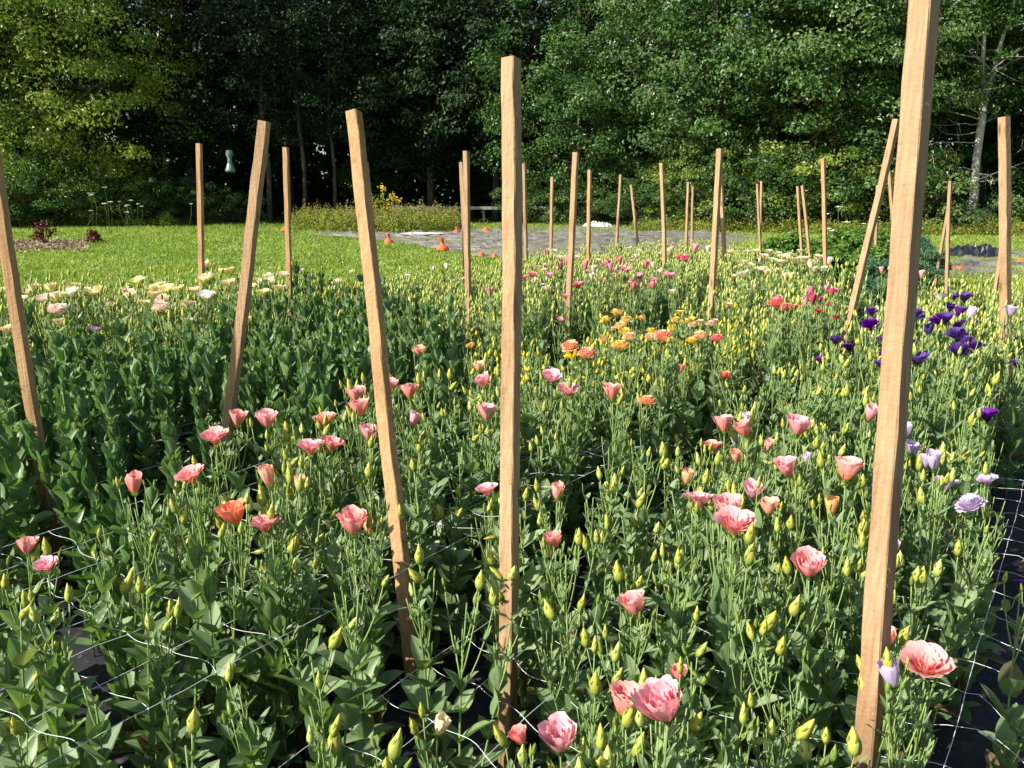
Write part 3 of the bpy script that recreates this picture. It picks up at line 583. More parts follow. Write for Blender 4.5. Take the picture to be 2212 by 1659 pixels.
# low deck in the shade
def deck():
    x0, y0 = at(835, 483, 0)[:2]; x1 = at(1190, 483, 0)[0]; w = x1 - x0; cx = (x0 + x1) / 2
    e = obj('low_deck', None, None, (cx, y0, 0)); tag(e, 'long low dark deck with a pale edge board on concrete blocks in the shade', 'deck')
    obj('deck_top', mesh('deck_top', box(0, 1.1, .82, w - .1, 2.2, .1), M['deckdark'], False), e)
    obj('edge_board', mesh('edge_board', box(0, -.03, .86, w, .05, .17), M['board'], False), e)
    for i in range(6):
        x = -w / 2 + .4 + i * (w - .8) / 5; g = join([box(x, .2, .21, .5, .3, .03), box(x, .2, .015, .5, .3, .03)] + [box(x + k * .235, .2, .115, .03, .3, .166) for k in (-1, 0, 1)] + [box(x, .2, .5, .12, .12, .54)])
        obj('block_support', mesh('block', g, M['block'], False), e)
deck()
# hanging plastic bag trap
def hang():
    p = at(498, 372, d=40); e = obj('hanging_bag', None, None, tuple(p)); tag(e, 'pale translucent flared bag hanging in the dark trees at left', 'hanging bag')
    t = np.linspace(0, 1, 14); pr = np.interp(t, [0, .04, .2, .45, .62, .8, 1], [.2, .27, .2, .11, .09, .17, .14]); k = 12; a = np.arange(k) * 6.283 / k
    V = np.stack([pr[:, None] * np.cos(a), pr[:, None] * np.sin(a), np.repeat((t * 1.02)[:, None], k, 1)], 2).reshape(-1, 3); n = 14
    i, j = np.meshgrid(np.arange(n - 1), np.arange(k), indexing='ij'); i = i.ravel(); j = j.ravel(); j2 = (j + 1) % k
    T = np.concatenate([np.stack([i * k + j, i * k + j2, (i + 1) * k + j2], 1), np.stack([i * k + j, (i + 1) * k + j2, (i + 1) * k + j], 1), [[0, q + 1, q] for q in range(1, k - 1)]])
    obj('bag', mesh('bag', (V, T, np.zeros((len(V), 3)), None), M['bag']), e)
    obj('cord', mesh('cord', tube([(0, 0, 1.0), (.02, .1, 1.8), (0, .3, 3)], .004, 5), M['deckdark']), e)
hang()
# mulch bed with two dark red plants
sheet('mulch_bed', G((-40, 545), (0, 528), (70, 519), (160, 520), (205, 527), (150, 536), (60, 545), (-20, 552)), .01, M['mulch'], 'stuff', amp=.04, res=24, label='bed of brown wood chip mulch on the lawn at left', cat='mulch')
P = np.concatenate([np.stack([at(u, v, 0)[:2] for u, v in zip(R.uniform(-30, 190, 2600), R.normal(532, 5.5, 2600))]), R.uniform(.02, .09, (2600, 1))], 1)
o = obj('wood_chips', mesh('chips', flecks(P, R.normal(size=(2600, 3)) * .7 + [0, 0, 1], .12, .05), M['chip'], False)); tag(o, 'loose pale wood chips on the mulch bed', 'wood chips', kind='stuff')
def redplant(u, v, h, lab):
    b = at(u, v, 0); e = obj('red_leaved_shrub', None, None, (b[0], b[1], 0)); tag(e, lab, 'shrub', 'dark red shrubs in the mulch bed')
    cs = [np.array([R.normal() * .16 * h / .6, R.normal() * .12, h * R.uniform(.25, 1)]) for _ in range(18)]
    obj('stems', mesh('red_stems', join([tube([(0, 0, 0), c * .5 + [0, 0, .05], c], [.012, .01, .005], 4) for c in cs]), M['darkred']), e)
    P = np.concatenate([c + R.normal(size=(16, 3)) * .05 for c in cs]); obj('foliage', mesh('red_leaves', flecks(P, R.normal(size=(len(P), 3)) + [0, -.4, .5], .09, .055), M['darkred'], False), e)
redplant(97, 530, .68, 'taller dark red leaved shrub in the mulch bed at left'); redplant(203, 528, .4, 'small dark red leaved shrub at the right end of the mulch bed')

# ------------------------------------------------------------------ wooden stakes
def stake(top, low, dt, label, foot=None, w=.036, yaw=.53, bow=0, d_low=None, dark=0):
    """square stake: top pixel and a lower pixel on it, at distance dt (and d_low)"""
    P1 = at(*top, d=dt); P0 = at(*low, d=d_low or dt)
    if d_low is None:                                    # same horizontal distance rather than the same depth
        b = (low[1] - 829.5) / F; yy = P1[1]; r = np.array([(low[0] - 1106) / F, cp - b * sp_, -sp_ - b * cp]); P0 = r * (yy / r[1]) + [0, 0, HC]
    D = P0 - P1; k = (P1[2] + .06) / (-D[2]); P0 = P1 + D * k
    L = np.linalg.norm(P0 - P1); n = 26; t = np.linspace(0, 1, n); ax = (P1 - P0) / L
    yaw = yaw + R.normal() * .05; view = math.atan2(P1[0], P1[1])
    n1 = np.array([-math.sin(yaw + view), -math.cos(yaw + view), 0]); n1 -= ax * (n1 @ ax); n1 /= np.linalg.norm(n1); n2 = np.cross(ax, n1)
    wob = np.stack([np.cumsum(R.normal(size=n)) * .0009, np.cumsum(R.normal(size=n)) * .0009], 1); wob -= np.linspace(0, 1, n)[:, None] * wob[-1]
    ang = 0; V = []; A = []; h = w / 2; ch = .0022
    prof = [(-h + ch, -h), (h - ch, -h), (h, -h + ch), (h, h - ch), (h - ch, h), (-h + ch, h), (-h, h - ch), (-h, -h + ch)]
    for i in range(n):
        c = P0 + ax * L * t[i] + n2 * (wob[i, 0] + bow * math.sin(math.pi * t[i])) + n1 * wob[i, 1]
        j = R.normal(size=(8, 2)) * .0006
        for q, (a, b) in enumerate(prof): V.append(c + n2 * (a + j[q, 0]) + n1 * (b + j[q, 1])); A.append((dark, t[i], 0))
    V = np.array(V); T = []
    for i in range(n - 1):
        for q in range(8): q2 = (q + 1) % 8; T += [[i * 8 + q, i * 8 + q2, i * 8 + 8 + q2], [i * 8 + q, i * 8 + 8 + q2, i * 8 + 8 + q]]
    e = (n - 1) * 8; T += [[e, e + q, e + q + 1] for q in range(1, 7)] + [[0, q + 1, q] for q in range(1, 7)]
    base = P0 + ax * (.06 / max(ax[2], .1)); V = V - base
    g = (V, np.array(T), np.array(A), None)
    if dt < 3.4:                                         # loose sawn splinters on the near edges
        gs = [g]
        for _ in range(14):
            tt = R.uniform(.2, .98); c = P0 + ax * L * tt - base; sx = R.choice([-1, 1]); s0 = c + n2 * sx * h - n1 * h * R.choice([-1, 1]) * .95
            L2 = R.uniform(.006, .016); q_ = tube([s0, s0 + n2 * sx * L2 * .4 + ax * L2 * .5, s0 + n2 * sx * L2 * .8 + ax * L2 * R.uniform(-1, .6)], [.0005, .0004, .0002], 3); q_[2][:] = (0, tt, 0); gs.append(q_)
        g = join(gs)
    o = obj('wooden_stake', mesh('stake', g, M['wood'], False), None, tuple(base)); tag(o, label, 'stake', 'wooden stakes holding up the flower netting')
    return o
STK = [  # top, low, distance, label, short name used for neighbours
 ((-45, 150), (104, 1106), 2.74, 'leaning stake cut by the left edge of the picture', 'the stake at the left edge', {}),
 ((571, 262), (490, 940), 3.1, 'wide stake leaning right at the top, left of the middle', 'the right-leaning left stake', dict(w=.037)),
 ((764, 242), (905, 1560), 2.42, 'tall stake leaning left at the top, nearest left of the central stake', 'the left-leaning tall stake', dict(d_low=2.28)),
 ((1104, 127), (1096, 1640), 1.96, 'tallest fully visible stake, upright in the centre', 'the central stake', dict(d_low=2.07, bow=.006)),
 ((1999, -20), (1870, 1659), 1.36, 'largest nearest stake, cut by the top edge at right', 'the largest right stake', dict(d_low=1.53, w=.037)),
 ((1937, 258), (1824, 734), 4.9, 'stake leaning far right with its tip behind the largest stake', 'the slanting right stake', {}),
 ((2169, 252), (2172, 1000), 4.2, 'upright stake near the right edge with a shredded top', 'the shredded right stake', dict(w=.042)),
 ((430, 310), (436, 580), 6.2, 'farthest left upright stake at the end of the cream row', 'the farthest left stake', {}),
 ((617, 318), (627, 655), 6.2, 'upright stake right of the wide right-leaning one', 'the stake behind the cream row', {}),
 ((790, 350), (823, 690), 7.2, 'thin stake mostly hidden behind the left-leaning tall stake', None, {}),
 ((1007, 326), (1013, 700), 6.0, 'upright stake just left of the central stake', 'the stake left of centre', {}),
 ((997, 350), (1007, 640), 7.6, 'stake hidden behind the one just left of the central stake', None, {}),
 ((1132, 353), (1136, 600), 10, 'thin far stake just right of the central stake', 'the thin stake right of centre', {}),
 ((1193, 382), (1190, 560), 11.2, 'short thin far stake standing before the tarp', None, {}),
 ((1244, 329), (1226, 735), 5.7, 'thick mid-distance stake right of the central stake', 'the thick stake right of centre', {}),
 ((1274, 367), (1272, 545), 9, 'thin stake just right of the thick mid-distance one', None, {}),
 ((1341, 377), (1331, 540), 12, 'thin far stake leaning right in front of the tarp', None, dict(w=.034)),
 ((1363, 399), (1378, 530), 12.2, 'thin far stake leaning left, in front of the tarp', None, dict(w=.034)),
 ((1429, 352), (1439, 660), 8.6, 'stake among the rose pink flowers', 'the stake in the pink flowers', {}),
 ((1487, 393), (1481, 550), 13, 'left one of the far pair of thin stakes', None, {}),
 ((1497, 403), (1494, 530), 14, 'right one of the far pair of thin stakes', None, {}),
 ((1555, 321), (1532, 760), 5.6, 'thick stake right of the yellow flowers with a splintered top', 'the thick stake by the yellow flowers', {}),
 ((1556, 350), (1568, 610), 9, 'thin stake crossing behind the thick one by the yellow flowers', None, {}),
 ((1636, 397), (1642, 545), 13, 'left stake of the touching far pair', None, dict(w=.034)),
 ((1645, 391), (1641, 545), 13.4, 'right stake of the touching far pair', None, dict(w=.034)),
 ((1723, 402), (1733, 560), 12.5, 'thinner left stake of the two leaning left together', None, {}),
 ((1733, 401), (1752, 580), 12, 'right stake of the two leaning left together', None, {}),
 ((1778, 342), (1785, 660), 8.4, 'upright stake behind the red flowers', 'the stake in the red flowers', {}),
 ((1896, 400), (1890, 560), 12, 'thin far stake behind the slanting right stake', None, {}),
 ((1921, 370), (1935, 560), 10, 'stake mostly hidden behind the largest stake', None, {}),
 ((2053, 391), (2046, 590), 9.8, 'upright one of the crossed stakes by the black heap', 'the crossed stakes', {}),
 ((2052, 430), (2024, 595), 11.5, 'slanting one of the crossed stakes by the black heap', None, dict(w=.034)),
 ((2176, 430), (2154, 600), 9.5, 'thin stake slanting behind the shredded right stake', None, {}),
]
for t_, l_, d_, lab, short, kw in STK: stake(t_, l_, d_, lab, **kw)
LM = [(short, t_, l_) for t_, l_, d_, lab, short, kw in STK if short]

# ------------------------------------------------------------------ lisianthus: blooms, buds, plants
def bloom_geo(kind, hi=True, seed=0):
    """unit bloom: about 1 wide, base of the cup at the origin, opening along +Z"""
    r_ = np.random.default_rng(seed + 100); gs = []
    n, m_ = (9, 9) if hi else (5, 5)
    t = np.linspace(0, 1, n)[:, None]; s = np.linspace(-1, 1, m_)[None]
    spec = {'cup': [(5, .50, .80, .0), (5, .42, .78, .0), (4, .28, .72, .0), (3, .14, .66, 0)],
            'open': [(6, .56, .80, .13), (6, .48, .80, .08), (5, .36, .78, .03), (5, .20, .70, 0)],
            'double': [(7, .50, .50, .16), (7, .47, .62, .11), (6, .42, .74, .06), (6, .32, .80, .03), (5, .20, .80, .02)],
            'half': [(4, .36, .92, .0), (4, .28, .92, .0), (3, .15, .88, 0)]}[kind]
    for li, (k, rad, H, fl) in enumerate(spec):
        ph0 = r_.uniform(0, 6.28)
        for q in range(k):
            ph = ph0 + q * 6.283 / k + r_.normal() * .10; half = min(1.15, 3.0 / k * (1.35 if kind != 'double' else 1.25)) * r_.uniform(.85, 1.15)
            sc = r_.uniform(.9, 1.1); pw = {'cup': .62, 'half': .55}.get(kind, .8)
            Hh = H * r_.uniform(.92, 1.08); tq = t * (1 - .13 * np.abs(s) ** 2.5)
            rr = rad * sc * tq ** pw * (1 + .07 * s * (1 if q % 2 else 1)) + fl * tq ** 3.2
            if kind in ('cup', 'half'): rr = rr * (1 - .16 * tq ** 3) + .10 * tq ** 6 * (li == 0) * (kind == 'cup')
            zz = Hh * tq ** (1.05 if kind in ('cup', 'half') else .82) - fl * .5 * tq ** 4
            wv, f1 = (.030 if kind != 'double' else .05), r_.uniform(2.6, 4.6); p1, p2 = r_.uniform(0, 6.28, 2)
            ruf = tq ** 3 * (np.sin(s * f1 * 2 + p1) * wv + np.sin(s * f1 * 5 + p2) * wv * .45)
            rr = rr + ruf; zz = zz + tq ** 4 * np.sin(s * f1 * 3 + p2) * wv * .5
            an = ph + s * half * (tq ** .35) * (1 if kind != 'half' else 1.1)
            V = np.stack([rr * np.cos(an), rr * np.sin(an), zz], 2).reshape(-1, 3)
            A = np.zeros((n, m_, 3)); A[..., 0] = tq; A[..., 1] = s; A[..., 2] = r_.uniform(.25, .85)
            gs.append((V, gridT(n, m_), A.reshape(-1, 3), None))
    return join(gs)
def calyx_geo(seed=0):
    r_ = np.random.default_rng(seed); k = 8; t = np.linspace(0, 1, 5); pr = np.interp(t, [0, .4, 1], [.03, .075, .12])
    a = np.arange(k) * 6.283 / k; V = np.stack([pr[:, None] * np.cos(a), pr[:, None] * np.sin(a), np.repeat((t * .2 - .16)[:, None], k, 1)], 2).reshape(-1, 3)
    i, j = np.meshgrid(np.arange(4), np.arange(k), indexing='ij'); i = i.ravel(); j = j.ravel(); j2 = (j + 1) % k
    T = np.concatenate([np.stack([i * k + j, i * k + j2, (i + 1) * k + j2], 1), np.stack([i * k + j, (i + 1) * k + j2, (i + 1) * k + j], 1)])
    A = np.zeros((len(V), 3)); A[:, 2] = .8
    ph = np.arange(5) * 1.257; P = np.stack([np.cos(ph) * .05, np.sin(ph) * .05, 0 * ph - .12], 1)
    return join([(V, T, A, None), leaves(P, ph, np.full(5, .95), .42, .075, .2, .3, np.full(5, .5), nl=5, nw=3)])
def bud_geo(fat, hi=True, seed=0):
    """unit bud: 1 long along +Z, slightly spiralled"""
    n, k = (9, 10) if hi else (5, 5); t = np.linspace(0, 1, n)
    pr = np.interp(t, [0, .1, .3, .5, .75, .92, 1], [.05, .75, 1, .92, .5, .22, .06]) * fat
    a = np.arange(k) * 6.283 / k; tw = t[:, None] * 1.4
    rr = pr[:, None] * (1 + .12 * np.cos(5 * a)[None])
    V = np.stack([rr * np.cos(a + tw), rr * np.sin(a + tw), np.repeat(t[:, None], k, 1)], 2).reshape(-1, 3); V[:, 0] += .03 * np.repeat(t, k) ** 2
    i, j = np.meshgrid(np.arange(n - 1), np.arange(k), indexing='ij'); i = i.ravel(); j = j.ravel(); j2 = (j + 1) % k
    T = np.concatenate([np.stack([i * k + j, i * k + j2, (i + 1) * k + j2], 1), np.stack([i * k + j, (i + 1) * k + j2, (i + 1) * k + j], 1)])
    A = np.zeros((len(V), 3)); A[:, 0] = np.repeat(t, k); A[:, 1] = np.tile(a / 6.283, n); A[:, 2] = .6
    g = (V, T, A, None)
    nn = 5 if hi else 3; ph = np.arange(nn) * 6.283 / nn + .4; P = np.stack([np.cos(ph) * fat * .5, np.sin(ph) * fat * .5, 0 * ph], 1)
    sp = leaves(P, ph, np.full(nn, 1.40), .80 if hi else .75, .085, .1, -.12, np.full(nn, .5), nl=5 if hi else 3, nw=3 if hi else 2)
    return join([g, sp], [0, 1])
BUDK = {'s': (.14, .028, 'bud_green'), 'm': (.165, .040, 'bud_yellow'), 'l': (.19, .052, 'bud_yellow'), 'p': (.19, .040, 'bud_pale'), 'g': (.26, .032, 'bud_gold')}
BUDM = {k: mesh('bud_' + k, bud_geo(f), [M[m_], M['sepal']]) for k, (f, L, m_) in BUDK.items()}
BLM = {}
def bloom_mesh(kind, color, var):
    key = (kind, color, var)
    if key not in BLM:
        b0 = (kind, None, var)
        if b0 not in BLM: BLM[b0] = bloom_geo(kind, True, var * 7 + len(kind))
        BLM[key] = mesh('bloom_%s_%s' % (kind, color), BLM[b0], PET[color])
    return BLM[key]
CALM = mesh('calyx', calyx_geo(), M['sepal'])

def gen_plant(style, seed, hi=True):
    """one plant .75 tall: stem and leaf geometry, bud places, top place"""
    global R
    keep = R; R = r_ = np.random.default_rng(seed)
    H = .75; st, lv, buds, brc = [], [], [], []
    nst = {'bud': 2, 'leafy': 2, 'mid': 3}[style] if r_.random() < .75 else 1 + (style == 'bud')
    tops = []
    for k in range(nst):
        a = r_.uniform(0, 6.28); b = r_.uniform(0, .03) * (k > 0) + .004
        h = H * (1 if k == 0 else r_.uniform(.78, .97)); ln = r_.normal(size=2) * (.02 if k == 0 else .05)
        top_branch = {'bud': .70, 'leafy': .97, 'mid': .84}[style] * h
        z = np.linspace(0, h, 9 if hi else 5); tt = z / h
        P = np.stack([math.cos(a) * b + ln[0] * tt ** 1.5 + np.sin(tt * 4 + a) * .006, math.sin(a) * b + ln[1] * tt ** 1.5 + np.cos(tt * 5 + a) * .006, z], 1)
        st.append(tube(P, np.linspace(.0036, .0018, len(z)), 6 if hi else 3, rnd=.5))
        pos = lambda zz: np.array([np.interp(zz, z, P[:, 0]), np.interp(zz, z, P[:, 1]), zz])
        zz = .05; i = 0; ph = r_.uniform(0, 3.14); LP = [[] for _ in range(7)]
        while zz < top_branch:
            f = zz / h
            if style == 'leafy':
                L = r_.uniform(.070, .105) * (1 - .25 * f); Wd = L * r_.uniform(.50, .68); el = math.radians(28 + 42 * f + r_.normal() * 9); fo = .55; cu = -.28 + r_.normal() * .15
                if f > .8: L *= 1 - (f - .8) * 1.6; el = math.radians(66)
            else:
                L = r_.uniform(.090, .138) * (1 - .36 * f); Wd = L * r_.uniform(.46, .64) * (1 - .15 * f); el = math.radians(40 + 32 * f + r_.normal() * 15); fo = .3; cu = .15 + r_.normal() * .3
            for sgn in (0, 1):
                for c, x in zip(LP, (pos(zz), ph + sgn * math.pi + r_.normal() * .12, el + r_.normal() * .12, L * r_.uniform(.9, 1.1), Wd, fo, cu)): c.append(x)
            zz += r_.uniform(.055, .085) if style != 'leafy' else r_.uniform(.042, .06); ph += math.pi / 2 + r_.normal() * .25; i += 1
        rn = r_.uniform(.1, .93, len(LP[0]))
        low = np.array(LP[0])[:, 2] < .2; rn = np.where(low & (r_.random(len(rn)) < .09), 1.0, rn)
        lv.append(leaves(*LP, rnd=rn, nl=7 if hi else 4, nw=5 if hi else 3, tipw=.75 if style != 'leafy' else .6))
        # flowering branches
        nb = {'bud': r_.integers(4, 8), 'leafy': r_.integers(1, 3), 'mid': r_.integers(2, 4)}[style]
        if k == 0: tops.append((pos(h), np.array([ln[0], ln[1], h])))
        for q in range(nb + (k > 0)):
            z0 = r_.uniform(top_branch * .92, h * .86) if style != 'leafy' else h * .93
            az = r_.uniform(0, 6.28); s0 = pos(z0); zt = h * (r_.uniform(.86, 1.06) if style != 'leafy' else r_.uniform(.97, 1.03)); sp = (zt - z0) * r_.uniform(.12, .34)
            e = s0 + np.array([math.cos(az) * sp, math.sin(az) * sp, zt - z0]); mid = s0 + np.array([math.cos(az) * sp * .75, math.sin(az) * sp * .75, (zt - z0) * .5])
            if q == nb: e = pos(h); s0 = e - [0, 0, .02]; mid = (s0 + e) / 2
            cu_ = np.array([s0 * (1 - t) ** 2 + 2 * mid * t * (1 - t) + e * t * t for t in np.linspace(0, 1, 6 if hi else 3)])
            st.append(tube(cu_, np.linspace(.0020, .0014, len(cu_)), 5 if hi else 3, rnd=.85))
            bp = cu_[len(cu_) // 2]; brc.append((bp, az)); d = cu_[-1] - cu_[-2] + r_.normal(size=3) * .004; d /= np.linalg.norm(d)
            kd = r_.choice(['s', 'm', 'l', 'p'], p=[.34, .34, .2, .12]) if style != 'leafy' else 's'
            buds.append((e, d, kd, r_.uniform(.8, 1.2)))
            if hi and style != 'leafy' and r_.random() < .5:      # a small side bud
                a2 = r_.uniform(0, 6.28); e2 = bp + np.array([math.cos(a2) * .02, math.sin(a2) * .02, r_.uniform(.03, .07)]); st.append(tube([bp, (bp + e2) / 2 + [math.cos(a2) * .006, math.sin(a2) * .006, 0], e2], [.0013, .0011, .001], 4, rnd=.85))
                buds.append((e2, e2 - bp, 's', r_.uniform(.7, 1)))
    if brc:
        BP = np.repeat(np.array([b_[0] for b_ in brc]), 2, 0); az = np.repeat([b_[1] for b_ in brc], 2) + np.tile([1.57, -1.57], len(brc)); n = len(BP)
        lv.append(leaves(BP, az + r_.normal(size=n) * .3, np.radians(r_.uniform(40, 68, n)), r_.uniform(.028, .055, n), r_.uniform(.010, .019, n), .3, .1, r_.uniform(.3, .9, n), nl=5 if hi else 3, nw=3))
    out = (join(st), join(lv), buds, tops[0]); R = keep; return out
NV = {'bud': 12, 'leafy': 8, 'mid': 8}
HIP, LOP = {}, {}
for sty, n in NV.items():
    HIP[sty] = []; LOP[sty] = []
    for i in range(n):
        s_, l_, b_, t_ = gen_plant(sty, 1000 + i * 13 + len(sty) * 301); lm = M['leaf_round'] if sty == 'leafy' else M['leaf']
        HIP[sty].append((mesh('stem_' + sty, s_, M['stem']), mesh('foliage_' + sty, l_, lm), b_, t_))
        LOP[sty].append(gen_plant(sty, 5000 + i * 17 + len(sty) * 77, False))
# bloom places read off the photograph: u, v, width in pixels, colour, form
BL = [tuple(x.split(',')) for x in """1210,1617,82,salmon,cup;1345,1540,82,salmon,cup;1443,1548,102,salmon,cup;1998,1457,98,salmon,open;1932,1480,50,lavender,half;1920,1390,44,salmon,cup;1748,1240,68,salmon,cup
1585,1155,85,salmon,open;1575,1118,62,salmon,cup;1660,1108,44,peach,cup;1795,1110,34,peach,half;1378,1325,60,salmon,cup;1202,1177,40,salmon,cup;1203,1075,32,peach,half;1055,1072,48,salmon,open;765,1150,65,salmon,cup;575,1150,65,salmon,open
512,1128,60,coral,cup;585,1048,38,peach,half;647,1058,28,peach,half;422,1043,60,salmon,open;291,1062,38,salmon,half;467,960,56,salmon,open;513,917,40,salmon,cup;578,920,45,salmon,cup;705,920,48,salmon,open;672,982,56,salmon,open;714,974,50,salmon,open
770,868,42,salmon,cup;780,895,45,salmon,cup;797,948,42,salmon,cup;845,843,34,salmon,cup;886,858,40,salmon,cup;890,918,26,salmon,half;1052,906,44,salmon,cup;1052,834,36,salmon,cup;908,766,26,peach,cup;58,1192,42,salmon,cup;105,1232,48,salmon,open
1190,825,42,salmon,open;1226,855,45,salmon,open;1323,860,42,salmon,cup;1398,876,40,peach,double;1565,930,42,salmon,cup;1615,940,45,salmon,cup;1722,937,52,salmon,cup;1540,975,42,salmon,open;1595,998,26,peach,half;1705,1025,48,salmon,cup
1827,1035,62,salmon,cup;1625,1072,44,salmon,cup;1508,1100,66,salmon,open;1875,905,30,salmon,half;1130,1600,34,coral,cup;1466,1462,34,coral,cup;1478,1045,30,peach,half;1655,972,24,peach,half;800,1150,20,peach,half;945,1582,38,cream,half
1958,942,36,lavender,cup;1967,976,32,lavender,cup;2000,1008,36,lavender,cup;2018,1012,34,lavender,half;2040,1060,52,lavender,open;2135,1048,40,lavender,open;2103,1105,62,lavender,double;1930,1190,36,lavender,cup;1590,962,20,lavender,half;1612,915,22,lavender,half;1742,1000,18,lavender,half;1835,1020,24,lavender,half
1804,742,32,purple,double;1835,758,30,purple,open;1882,710,38,purple,double;1885,680,28,purple,double;1775,783,24,purple,open;1985,790,46,purple,open;1975,690,46,purple,double;1973,750,30,purple,open;2040,700,40,purple,open;2068,735,46,purple,double;2068,770,50,purple,double
2052,672,28,purple,open;2030,650,25,purple,open;2060,648,22,purple,open;2135,910,44,purple,open;2194,792,26,purple,open;2150,868,18,purple,half;2070,712,36,purple,open;1890,745,30,purple,open;1940,845,20,purple,half;2093,686,22,lavender,half;2182,682,28,lavender,cup;2215,660,20,purple,cup;2205,1268,30,purple,open;1935,700,30,purple,open;2090,830,16,purple,half
1340,757,40,yellow,double;1433,738,44,peach,double;1235,758,40,peach,double;1270,775,42,peach,double;1238,775,34,yellow,double;1350,725,30,yellow,double;1360,735,30,orange,double;1035,800,28,orange,cup;1018,752,22,yellow,double;1513,735,34,orange,double;1548,738,30,coral,double;1565,818,30,coral,double;1472,800,18,coral,cup
1330,683,28,yellow,double;1310,697,24,yellow,double;1355,698,28,yellow,double;1342,712,30,orange,double;1460,695,20,yellow,double;1480,700,22,yellow,double;1405,735,28,orange,double;1385,692,20,yellow,double;1625,628,20,orange,double;1678,665,38,coral,double;1692,672,30,salmon,double;1680,650,22,rose,double;1702,668,24,coral,double;1572,664,20,orange,open;1452,715,22,yellow,double;1492,742,24,yellow,double;1536,705,22,orange,double
1470,562,24,rose,double;1482,563,22,rose,double;1250,622,22,rose,open;1226,625,18,rose,open;1222,645,18,rose,open;1210,695,16,rose,open;1345,585,20,rose,open;1355,590,18,rose,open;1312,576,14,rose,half;1330,592,18,rose,open;1300,612,20,rose,open;1352,607,18,rose,double;1385,605,22,rose,open;1450,600,18,rose,open;1395,578,14,rose,half;1335,603,18,rose,open;1187,600,18,rose,open;1205,590,16,blush,open;1060,638,16,rose,half;1135,605,18,rose,open;1150,598,18,rose,open;1225,570,16,rose,half;1212,580,14,rose,half;1282,590,14,blush,half;1280,605,14,blush,half;1320,585,14,rose,half;1370,625,14,rose,half;1410,622,12,rose,half;1290,568,16,blush,open;1245,560,14,blush,open;1265,580,14,rose,half;1340,570,14,rose,half;1360,570,16,rose,open;1415,580,12,blush,half
1752,640,18,red,half;1756,655,18,red,half;1740,662,14,salmon,half;1718,668,14,red,cup;1795,662,18,red,open;1805,690,18,red,open;1722,710,20,red,open;1745,648,12,rose,half;1798,638,14,red,half;1785,630,12,rose,half
160,630,34,cream,open;75,632,26,cream,cup;115,632,26,cream,cup;100,657,44,blush,open;122,680,42,blush,double;195,645,40,cream,open;300,617,36,cream,open;272,642,38,cream,open;345,628,32,cream,open;365,634,32,cream,open;355,657,46,blush,double;350,674,40,blush,double;405,667,32,cream,open;405,703,32,cream,open;20,722,36,cream,open;25,765,38,cream,open;130,705,32,cream,open;203,720,26,lavender,open;537,698,26,cream,open;5,640,26,cream,cup;155,678,24,blush,open
448,580,22,cream,cup;478,596,30,cream,open;500,592,24,cream,open;440,615,30,cream,open;452,606,28,cream,open;495,622,34,cream,open;540,626,26,cream,open;570,640,28,cream,open;602,632,30,cream,open;610,602,26,cream,open;580,605,20,cream,cup;310,662,26,cream,open;560,618,20,cream,cup;240,667,22,cream,cup;420,635,26,cream,open;390,632,26,cream,open;470,634,24,cream,open;650,590,14,white,cup
728,614,18,white,open;740,612,14,white,open;722,626,14,white,open;760,590,12,white,open;800,612,14,white,half;880,600,14,white,open;1000,607,14,blush,open;935,585,14,white,open;965,580,14,white,cup;1115,610,14,blush,half;1208,560,14,white,open;1175,590,14,blush,cup
1580,548,14,white,open;1610,552,18,cream,open;1630,550,20,cream,open;1605,572,18,cream,open;1620,578,18,cream,open;1650,560,20,cream,open;1668,568,20,cream,open;1690,562,22,cream,open;1680,590,18,cream,open;1690,575,24,cream,open;1705,558,20,cream,open;1720,568,22,cream,open;1740,566,22,cream,open;1700,600,16,cream,cup;1755,578,18,cream,open;1608,600,26,white,open;1640,588,18,cream,open;1660,548,16,cream,open;1765,560,18,cream,open;1790,572,14,blush,half;1530,545,12,blush,half;1500,545,16,salmon,half;1450,548,12,blush,half;1420,552,12,white,open;1380,545,12,white,open;1360,540,12,white,open
2030,650,30,white,open;1928,620,14,rose,half;1905,590,12,salmon,half;1990,600,14,salmon,half""".replace('\n', ';').split(';')]
r9 = random.Random(4)
for n_, (u0, u1), (v0, v1), (w0, w1), cols in [(26, (0, 640), (0, 48), (20, 34), ['cream', 'cream', 'white', 'cream']), (26, (1575, 1790), (546, 606), (12, 20), ['cream', 'cream', 'white']), (26, (1130, 1460), (562, 636), (11, 18), ['rose', 'rose', 'blush', 'salmon']), (14, (1880, 2110), (650, 800), (18, 36), ['purple']), (12, (1300, 1560), (680, 745), (14, 24), ['yellow', 'orange']), (10, (1640, 1810), (620, 690), (11, 18), ['rose', 'red', 'salmon']), (12, (1100, 1560), (530, 575), (9, 13), ['white', 'blush', 'rose'])]:
    for _ in range(n_):
        u = r9.uniform(u0, u1); v = r9.uniform(v0, v1)
        if u1 == 640: v = 655 - u * .075 + v - 15
        BL.append((u, v, r9.uniform(w0, w1), r9.choice(cols), r9.choice(['open', 'open', 'double', 'cup'])))
REAL = {'cup': .062, 'open': .078, 'double': .078, 'half': .040}
def canopy0(y): return float(np.interp(y, [.8, 1.4, 2.0, 3.0, 4.5, 8], [.52, .60, .66, .76, .84, .86]))
blooms = []
for u, v, w, col, form in BL:
    u, v, w = float(u), float(v), float(w)
    d = REAL[form] * F / w; r = at(u, v, d=1.0); slope = HC - r[2]
    zt = HC - slope * d
    zt = min(max(zt, .50), .90) * .6 + canopy0(r[1] * d) * .4
    if v < 700: zt = min(max(zt, .74), .92)
    d = (HC - zt) / slope; d = min(d, 13.0); p = at(u, v, d=d)
    blooms.append(dict(p=p, u=u, v=v, d=d, size=min(max(w * d / F, .030), .092), col=col, form=form))
BP = np.array([b['p'] for b in blooms])
